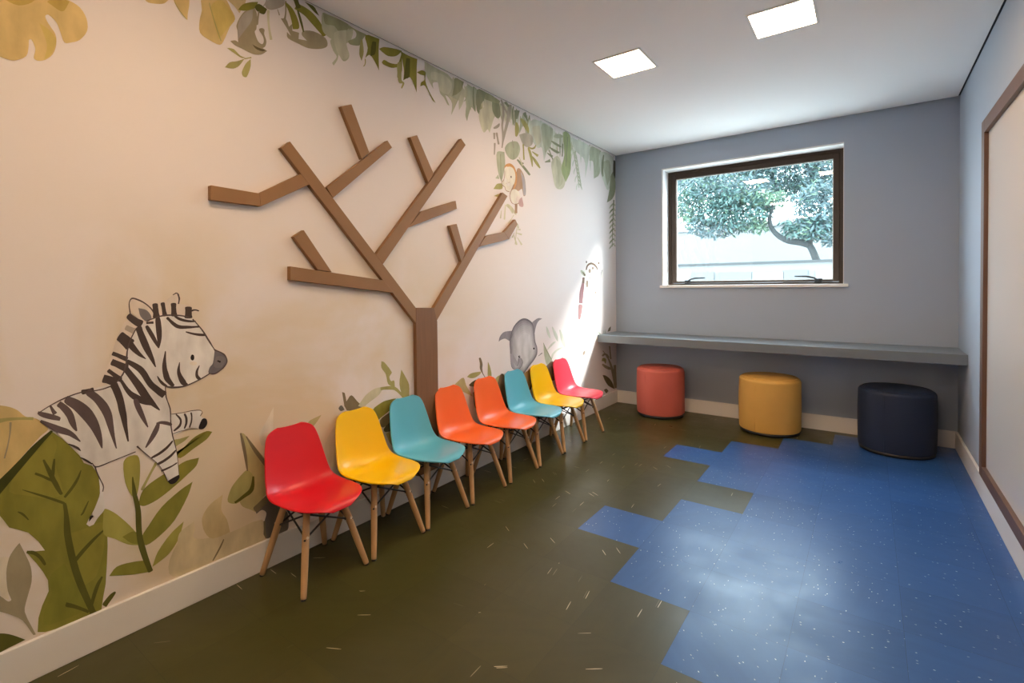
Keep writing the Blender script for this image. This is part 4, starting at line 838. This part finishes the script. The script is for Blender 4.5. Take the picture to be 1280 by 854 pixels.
def smooth_poly(P):
    n = len(P)
    if n > 40: return P
    corner = []
    for i in range(n):
        a, b, c = P[i-1], P[i], P[(i+1) % n]; u = (a[0]-b[0], a[1]-b[1]); v = (c[0]-b[0], c[1]-b[1])
        du, dv = math.hypot(*u), math.hypot(*v)
        corner.append(du < 1e-6 or dv < 1e-6 or (u[0]*v[0]+u[1]*v[1])/(du*dv) > .1)
    o = []; S = 3
    for i in range(n):
        p0, p1, p2, p3 = P[i-1], P[i], P[(i+1) % n], P[(i+2) % n]
        L = math.hypot(p2[0]-p1[0], p2[1]-p1[1])
        def tan(a, b, cor):
            if cor: return None
            t = ((b[0]-a[0])*.5, (b[1]-a[1])*.5); q = math.hypot(*t)
            k = min(1, L/q) if q > 1e-9 else 0
            return (t[0]*k, t[1]*k)
        ch = (p2[0]-p1[0], p2[1]-p1[1])
        m1 = tan(p0, p2, corner[i]) or ch; m2 = tan(p1, p3, corner[(i+1) % n]) or ch
        for k in range(S):
            t = k/S; h1 = 2*t**3-3*t*t+1; h2 = t**3-2*t*t+t; h3 = -2*t**3+3*t*t; h4 = t**3-t*t
            o.append((h1*p1[0]+h2*m1[0]+h3*p2[0]+h4*m2[0], h1*p1[1]+h2*m1[1]+h3*p2[1]+h4*m2[1]))
    return o
mural = thing('wall_mural', 'watercolour jungle mural of animals and leaves painted across the left wall', 'mural', (XL, 2.4, 0))
parts = []; cur = None; lay = 0
for line in MURAL.strip().split('\n'):
    if line[0] == '#':
        cur = (bmesh.new(), []); parts.append((line[1:], cur)); continue
    code, pts = line.split(' ', 1)
    P = [tuple(float(q)/1000 for q in s.split()) for s in pts.split(',')]
    P = [(min(y, YB-.002)-2.4, min(z, H-.001)) for y, z in smooth_poly(P)]
    Q = [P[0]]
    for p in P[1:]:
        if math.hypot(p[0]-Q[-1][0], p[1]-Q[-1][1]) > .0004: Q.append(p)
    lay += 1; bm_, ms_ = cur; x = .0003+lay*.000004
    if code not in ms_: ms_.append(code)
    f = bm_.faces.new([bm_.verts.new((x, y, z)) for y, z in Q]); f.material_index = ms_.index(code)
    f.normal_update()
    if f.normal.x < 0: f.normal_flip()
for nm, (bm_, ms_) in parts:
    bmesh.ops.triangulate(bm_, faces=bm_.faces, ngon_method='EAR_CLIP')
    obj(nm, bm_, [MM[c] for c in ms_], mural)

# ------------------------------------------------------------------ wooden tree on the left wall
M_mdf = mat('brown_board', (.27, .148, .066), .55, .35, vary=.14, scale=7, stretch=(1, 1, 1), bump=.1, bscale=120)
M_mdf2 = mat('brown_trunk_board', (.21, .108, .052), .55, .35, vary=.2, scale=5, stretch=(1, 14, .8), bump=.1, bscale=60)
tree = thing('wall_tree', 'flat brown wooden tree with bare straight branches fixed to the left wall', 'wall decoration', (XL, 0, 0))
TREE_T = 0.025
BOARDS = [
 ('main_branch', [(1.2022, 1.8398), (1.9319, 1.0769), (1.9303, 0.99), (1.1593, 1.8022)]),
 ('branch', [(0.8739, 1.5959), (1.0615, 1.5919), (1.0663, 1.5376), (0.8727, 1.5395)]),
 ('branch', [(1.0615, 1.5919), (1.2485, 1.7055), (1.2902, 1.6646), (1.0663, 1.5376)]),
 ('branch', [(1.4662, 2.0688), (1.5257, 2.0954), (1.6277, 1.8823), (1.5821, 1.8376)]),
 ('branch', [(1.3791, 1.6644), (1.7471, 1.9696), (1.7769, 1.9393), (1.4112, 1.6202)]),
 ('branch', [(1.1913, 1.2909), (1.7086, 1.2308), (1.7755, 1.1633), (1.1901, 1.2304)]),
 ('branch', [(1.2096, 1.4217), (1.2598, 1.4557), (1.3997, 1.2684), (1.3263, 1.2776)]),
 ('main_branch', [(1.6583, 1.3611), (2.3311, 2.117), (2.3729, 2.0863), (1.7029, 1.3146)]),
 ('branch', [(1.9059, 2.025), (1.9588, 2.0485), (2.0858, 1.8539), (2.0415, 1.7944)]),
 ('branch', [(1.9831, 1.6227), (2.2747, 1.722), (2.2841, 1.6749), (1.8798, 1.5211)]),
 ('main_branch', [(2.0734, 1.0709), (2.7579, 1.8447), (2.8136, 1.8273), (2.0833, 0.9797)]),
 ('branch', [(2.2165, 1.5648), (2.2798, 1.581), (2.3524, 1.4009), (2.3196, 1.3468)]),
 ('branch', [(2.5659, 1.5283), (2.7694, 1.5712), (2.8284, 1.5265), (2.4915, 1.4514)]),
 ('branch', [(2.7694, 1.5712), (2.9064, 1.6732), (2.9339, 1.6416), (2.8284, 1.5265)]),
 ('trunk', [(1.9305, 0.1221), (2.0991, 0.1221), (2.0991, 0.9893), (2.0734, 1.0709), (1.9319, 1.0769), (1.9305, 1.0002)]),
]
for k, (nm, poly) in enumerate(BOARDS):
    bm = prism_x(bmesh.new(), poly, .0, TREE_T + (.0006*(k % 3)))
    bmesh.ops.bevel(bm, geom=[e for e in bm.edges], offset=.0015, segments=1, affect='EDGES')
    obj(nm, bm, M_mdf2 if nm == 'trunk' else M_mdf, tree)

# ------------------------------------------------------------------ wall shelf under the window
M_shelf = mat('grey_laminate', (.17, .20, .225), .38, .5, vary=.04, scale=20)
sh = tag(obj('wall_shelf', box(XL+.001, XR-.001, YB-.435, YB-.001, .652, .722, bevel=.003), M_shelf), 'long thick grey shelf across the back wall under the window', 'shelf')

# ------------------------------------------------------------------ ceiling panels
M_diff = mat('lit_diffuser', PANEL_COL, .5, 0, emit=PANEL)
M_diff.node_tree.nodes['Principled BSDF'].inputs['Base Color'].default_value = (.9, .9, .9, 1)
def ceiling_light(x, y, label):
    t = thing('ceiling_light', label, 'ceiling light', (x, y, H), 0, 'square ceiling panels')
    s, e = .133, .146
    bm = bmesh.new()
    bx(bm, -e, e, -e, -s, -.004, .002); bx(bm, -e, e, s, e, -.004, .002); bx(bm, -e, -s, -s, s, -.004, .002); bx(bm, s, e, -s, s, -.004, .002)
    obj('light_frame', bm, M_white, t); obj('diffuser', box(-s, s, -s, s, -.002, .001), M_diff, t)
    return t
PX, PY = (-1.17, -.348), (2.79, .62, -1.55)
cl = ceiling_light(PX[0], PY[0], 'square lit ceiling panel nearer the mural wall, in full view')
def cld(x, y, lab): return dup(cl, (x, y, H), 0, lab)
cld(PX[1], PY[0], 'square lit ceiling panel nearer the white board, at the top edge of the photo')
cld(PX[0], PY[1], 'square lit ceiling panel above the red chair, out of the photo')
cld(PX[1], PY[1], 'square lit ceiling panel above the near edge of the blue tiles, out of the photo')
cld(PX[0], PY[2], 'square lit ceiling panel behind the camera on the mural side')
cld(PX[1], PY[2], 'square lit ceiling panel behind the camera on the white board side')

# ------------------------------------------------------------------ chairs
M_leg = mat('beech_wood', (.50, .30, .145), .45, .4, vary=.12, scale=9, stretch=(6, 6, .6))
M_bolt = mat('steel_bolt', (.78, .66, .52), .3, .5, metal=.2)
M_rod = mat('black_rod', (.012, .012, .013), .4, .5)
def plastic(n, c): return mat(n, c, .33, .45, bump=.04, bscale=400)
SHELLS = {'red': plastic('red_plastic', (.66, .011, .022)), 'yellow': plastic('yellow_plastic', (.92, .56, .002)), 'blue': plastic('blue_plastic', (.12, .46, .60)),
          'orange': plastic('orange_plastic', (.88, .15, .025)), 'pink': plastic('pink_plastic', (.80, .05, .085))}
PROF = [(.189, .305, .040, 0), (.187, .316, .062, 0), (.176, .327, .096, .001), (.154, .332, .127, .004), (.117, .330, .148, .009), (.06, .323, .157, .016), (0, .315, .158, .024), (-.05, .312, .158, .029),
        (-.09, .319, .154, .033), (-.116, .338, .151, .034), (-.132, .372, .146, .030), (-.143, .418, .140, .025), (-.152, .472, .132, .019), (-.161, .526, .122, .013), (-.167, .562, .109, .008), (-.170, .580, .086, .006), (-.1715, .588, .052, .005)]
def crs(P, n):
    o = []; N = len(P)
    for i in range(N-1):
        p0, p1, p2, p3 = P[max(0, i-1)], P[i], P[i+1], P[min(N-1, i+2)]
        for k in range(n):
            t = k/n; o.append(tuple(.5*((2*b)+(-a+c)*t+(2*a-5*b+4*c-d)*t*t+(-a+3*b-3*c+d)*t**3) for a, b, c, d in zip(p0, p1, p2, p3)))
    o.append(P[-1]); return o
def shell_mesh():
    bm = bmesh.new(); R = crs(PROF, 3); NU = 20; rows = []
    for i, (x, z, hw, cu) in enumerate(R):
        a, b = R[max(0, i-1)], R[min(len(R)-1, i+1)]; tx, tz = b[0]-a[0], b[1]-a[1]; l = math.hypot(tx, tz); nx, nz = tz/l, -tx/l   # normal, up and forward
        row = []
        for k in range(NU+1):
            u = math.sin((2*k/NU-1)*PI/2*.96)/math.sin(PI/2*.96)
            c = cu*abs(u)**2.6
            row.append(bm.verts.new((x+nx*c, u*hw, z+nz*c)))
        rows.append(row)
    for a, b in zip(rows, rows[1:]):
        for k in range(NU): bm.faces.new((a[k], a[k+1], b[k+1], b[k]))
    bmesh.ops.recalc_face_normals(bm, faces=bm.faces)
    if sum(f.normal.z for f in bm.faces) < 0: bmesh.ops.reverse_faces(bm, faces=bm.faces)
    return bm
def make_chair(label, colour):
    t = thing('childs_chair', label, 'chair', (0, 0, 0), 0, "children's shell chairs along the mural wall")
    s = obj('seat_shell', shell_mesh(), SHELLS[colour], t, True)
    so = s.modifiers.new('thickness', 'SOLIDIFY'); so.thickness = .007; so.offset = -1
    sb = s.modifiers.new('smooth', 'SUBSURF'); sb.levels = 1; sb.render_levels = 1
    top = {}; foot = {}
    for sx in (1, -1):
        for sy in (1, -1):
            a = Vector((.075*sx-.005, .078*sy, .306)); b = Vector((.148*sx, .148*sy, .006))
            d = a-b; pt = lambda q: b+d*q
            leg = obj('leg', tube(bmesh.new(), [pt(0), pt(.03), pt(.35), pt(.7), pt(1)], [.0105, .0115, .0135, .0145, .0125], 14), M_leg, t, True)
            bm = bmesh.new(); p = pt(.68); q = Vector((sx, sy*.12, .1)).normalized()
            tube(bm, [p+q*.012, p+q*.0165], .0055, 10); obj('bolt', bm, M_bolt, leg, False)
            obj('foot_pad', tube(bmesh.new(), [pt(-.02), pt(.004)], .0095, 12), M_black, leg)
            top[sx, sy] = pt(.93); foot[sx, sy] = pt(.66)
    bm = bmesh.new()
    ks = [(1, 1), (1, -1), (-1, -1), (-1, 1)]
    cen = Vector((0, 0, .30))
    for i in range(4):
        a, b = ks[i], ks[(i+1) % 4]
        tube(bm, [foot[a], top[b]+Vector((0, 0, .004))], .0041, 6); tube(bm, [foot[b], top[a]+Vector((0, 0, .004))], .0041, 6)
        tube(bm, [top[a], top[b]], .0038, 6)
        tube(bm, [foot[a]-(foot[a]-Vector((0, 0, foot[a].z))).normalized()*.018, foot[a]+(foot[a]-Vector((0, 0, foot[a].z))).normalized()*.016], .0045, 8)
        bx(bm, *(sorted((top[a].x*.9-.014, top[a].x*.9+.014))), top[a].y*.9-.014, top[a].y*.9+.014, .296, .311)
    tube(bm, [top[ks[0]], top[ks[2]]], .004, 6); tube(bm, [top[ks[1]], top[ks[3]]], .004, 6)
    obj('wire_brace', bm, M_rod, t)
    return t
CH = [(1.182, 'red', 'red plastic child\'s chair with wooden legs, nearest of the row and alone in its colour', .02),
      (1.518, 'yellow', 'yellow child\'s chair next to the red chair', 0),
      (1.845, 'blue', 'light blue child\'s chair in front of the wooden tree trunk', 0),
      (2.183, 'orange', 'orange child\'s chair right beside the blue chair at the tree trunk', 0),
      (2.535, 'orange', 'orange child\'s chair farther along, next to the blue chair below the elephant', 0),
      (2.862, 'blue', 'light blue child\'s chair directly below the painted elephant', 0),
      (3.187, 'yellow', 'yellow child\'s chair between the far blue chair and the pink chair', 0),
      (3.518, 'pink', 'pinkish red child\'s chair at the far end of the row, nearest the shelf', 0)]
protos = {}
for y, colr, lab, rz in CH:
    pos = (-1.897, y, 0)
    if colr not in protos:
        c = make_chair(lab, colr); c.location = pos; c.rotation_euler = (0, 0, rz); protos[colr] = c
    else:
        dup(protos[colr], pos, rz, lab)

# ------------------------------------------------------------------ poufs
def pouf(x, y, r, h, col, label, name):
    m = mat(name, col, .55, .35, vary=.06, scale=12, bump=.25, bscale=260)
    t = thing('pouf', label, 'pouf', (x, y, 0), .4, 'round upholstered poufs under the shelf')
    pr = [(r*.97, .022)]
    for k in range(6): a = PI/2*k/5; pr.append((r-.012+.012*math.sin(a), .034-.012*math.cos(a)))
    for k in range(1, 9): pr.append((r+.004*math.sin(PI*k/9), .034+(h-.064)*k/9))
    for k in range(7): a = PI/2*k/6; pr.append((r-.026+.026*math.cos(a), h-.03+.026*math.sin(a)))
    side = obj('side_cover', lathe(pr, 64), m, t, True)
    for a in (-2.3, -.2, 1.9):
        bm = tube(bmesh.new(), [((r+.0015)*math.cos(a), (r+.0015)*math.sin(a), .03+k*(h-.06)/6) for k in range(7)], .0022, 6)
        obj('seam', bm, m, side, True)
    rr = r-.026
    obj('top_cover', lathe([(rr+.002, h-.006), (rr, h-.003), (rr*.9, h+.002), (rr*.6, h+.006), (rr*.3, h+.008), (0, h+.0085)], 64), m, t, True)
    bm = bmesh.new(); n = 64
    tube(bm, [((rr+.001)*math.cos(2*PI*k/n), (rr+.001)*math.sin(2*PI*k/n), h-.003) for k in range(n+1)], .0035, 8, False)
    obj('piping', bm, m, t, True)
    obj('base', lathe([(0, 0), (r-.014, 0), (r-.006, .004), (r-.004, .024), (0, .024)], 64), M_black, t, True)
pouf(-1.555, 4.472, .209, .437, (.58, .13, .095), 'brick red pouf under the left end of the shelf', 'red_leatherette')
pouf(-.652, 4.455, .223, .442, (.68, .39, .09), 'mustard yellow pouf in the middle under the shelf', 'mustard_leatherette')
pouf(.160, 4.42, .222, .444, (.018, .028, .058), 'dark navy pouf under the right end of the shelf', 'navy_leatherette')

# ------------------------------------------------------------------ outside the window
def at(px, py, Y):
    d = cF*FOC + cR*(px-640) + cU*(AXIS_Y-py); return Vector((0, 0, CAM_H)) + d*(Y/d.y)
M_ground = mat('paving', (.35, .35, .34), .8, vary=.1)
g = obj('ground', box(-26, 30, YB+T, 60, -.3, -.05), M_ground); g['kind'] = 'structure'
M_render = mat('pale_render', (.155, .16, .16), .8, vary=.03)
M_panel = mat('grey_panel', (.105, .11, .11), .6); M_panel2 = mat('pale_panel', (.2, .2, .195), .6); M_coping = mat('dark_coping', (.03, .033, .033), .6)
Yw = 14.0
fen = thing('boundary_wall', 'low pale boundary wall with dark coping line beyond the window', 'wall', (-3, Yw, -.05))
zt = at(940, 327.5, Yw).z
def lw_(x0, x1, ya, yb, za, zb): return box(x0+3, x1+3, ya-Yw, yb-Yw, za+.05, zb+.05)
obj('wall_body', lw_(-11, 4, Yw, Yw+.3, -.05, zt-.05), M_render, fen)
obj('coping', lw_(-11, 4, Yw-.06, Yw+.36, zt-.05, zt), M_coping, fen)
for (xa, xb, ya, yb, mm) in ((865, 893, 341, 352, M_panel), (899, 940, 341, 352, M_panel), (941, 979, 341, 353, M_panel2), (980, 1010, 338, 352, M_panel), (1020, 1041, 338, 352, M_panel2)):
    a, b = at(xa, ya, Yw), at(xb, yb, Yw)
    obj('wall_panel', lw_(a.x, b.x, Yw-.05, Yw+.02, b.z, a.z), mm, fen)
Yh = 27.0
hs = thing('building', 'tall plain pale building far behind the boundary wall', 'building', (-4, Yh, -.05))
ht = at(900, 287, Yh).z
obj('facade', box(-14, 6, 0, 6, 0, ht+.05), M_render, hs); obj('parapet', box(-14.1, 6.1, -.1, 6.1, ht+.05, ht+.3), M_panel2, hs)

M_bark = mat('grey_bark', (.045, .05, .05), .9, vary=.3, scale=14, bump=.6, bscale=30)
def leafmat(n, c): 
    m = mat(n, c, .5, .4, vary=.35, scale=2.5); return m
M_leafA = leafmat('green_leaves', (.042, .09, .08)); M_leafB = leafmat('pale_leaves', (.09, .15, .095)); M_leafC = leafmat('blue_green_leaves', (.06, .098, .104))
def foliage(clusters, Y, seed, size, origin):
    rnd = random.Random(seed); V = []; Fc = []; MI = []
    for (cx, cy, rx, ry, n, mi) in clusters:
        for _ in range(int(n*1.5)):
            a = rnd.uniform(0, 2*PI); r = math.sqrt(rnd.random()); yy = Y+rnd.uniform(-.7, .7)
            p = at(cx+rx*r*math.cos(a), cy+ry*r*math.sin(a), Y); p.y = yy; p -= origin
            d = Vector((rnd.gauss(0, 1), rnd.gauss(0, .7), rnd.gauss(-.5, .7))).normalized(); q = Vector((rnd.gauss(0, 1), rnd.gauss(0, 1), rnd.gauss(0, 1))).normalized()
            s = d.cross(q).normalized(); L = size*rnd.uniform(.6, 1.4); W = L*.32
            k = len(V); V += [p, p+d*L*.5+s*W*.5, p+d*L, p+d*L*.5-s*W*.5]; Fc.append((k, k+1, k+2, k+3)); MI.append(mi if rnd.random() < .75 else rnd.randrange(3))
    me = bpy.data.meshes.new('foliage'); me.from_pydata(V, [], Fc)
    for mm in (M_leafA, M_leafB, M_leafC): me.materials.append(mm)
    for p, i in zip(me.polygons, MI): p.material_index = i
    o = bpy.data.objects.new('foliage', me); COL.objects.link(o); return o
Yt = 15.5
o0 = at(1024, 352, Yt); o0.z = -.05
tr1 = thing('outdoor_tree', 'leafy tree with a crooked grey limb right outside the window', 'tree', o0)
Q = lambda *a: [at(x, y, Yt)-o0 for x, y in a]
bm = bmesh.new()
base = Vector((0, 0, 0))
tube(bm, crs([tuple(v) for v in [base, base+Vector((.02, 0, .4))]+Q((1023, 335), (1020, 324), (1015, 312), (1010, 304))], 4), [.11-.0015*k for k in range(21)], 10)
tube(bm, crs([tuple(v) for v in Q((1012, 306), (1000, 303), (985, 301), (972, 294), (964, 284), (962, 272), (966, 255), (960, 235))], 4), [.10-.0025*k for k in range(29)], 9)
tube(bm, crs([tuple(v) for v in Q((1012, 306), (1016, 285), (1026, 262), (1030, 235))], 4), [.07-.004*k for k in range(13)], 8)
tube(bm, crs([tuple(v) for v in Q((975, 296), (984, 288), (990, 280), (1002, 270))], 4), [.03-.0015*k for k in range(13)], 7)
tube(bm, crs([tuple(v) for v in Q((964, 262), (940, 252), (910, 258), (880, 262))], 4), [.045-.0025*k for k in range(13)], 7)
obj('trunk', bm, M_bark, tr1, True)
fo = foliage([(885, 255, 42, 26, 1500, 0), (925, 262, 38, 26, 1500, 0), (890, 285, 26, 11, 420, 2), (945, 280, 18, 9, 160, 1), (955, 249, 28, 9, 420, 1), (905, 232, 60, 16, 900, 2), (860, 262, 12, 22, 240, 1),
              (1022, 262, 28, 36, 1200, 2), (1010, 287, 30, 13, 420, 0), (1038, 290, 14, 16, 260, 2), (985, 279, 8, 5, 40, 0), (1090, 255, 45, 45, 1500, 2), (1150, 230, 40, 40, 900, 0), (960, 175, 110, 30, 1500, 0)], Yt, 3, .15, o0)
fo.parent = tr1
Yt2 = 18.5
o1 = at(900, 352, Yt2); o1.z = -.05
tr2 = thing('outdoor_tree', 'spreading pale blue green tree farther out, filling the top of the window', 'tree', o1)
bm = bmesh.new(); Q2 = lambda *a: [at(x, y, Yt2)-o1 for x, y in a]
tube(bm, crs([tuple(v) for v in [Vector((-3.2, .5, 0)), Vector((-3.1, .5, 2))]+Q2((790, 262), (830, 235), (880, 222), (930, 216), (990, 205))], 4), [.2-.006*k for k in range(25)], 9)
obj('trunk', bm, M_bark, tr2, True)
fo2 = foliage([(860, 220, 40, 26, 1300, 2), (920, 215, 50, 24, 1700, 0), (985, 210, 50, 28, 1700, 2), (1035, 200, 30, 34, 1100, 2), (940, 190, 80, 14, 700, 1), (1000, 235, 45, 16, 800, 0), (790, 215, 45, 45, 1500, 2), (1110, 190, 60, 50, 1500, 2), (900, 165, 120, 30, 1600, 2)], Yt2, 8, .17, o1)
fo2.parent = tr2
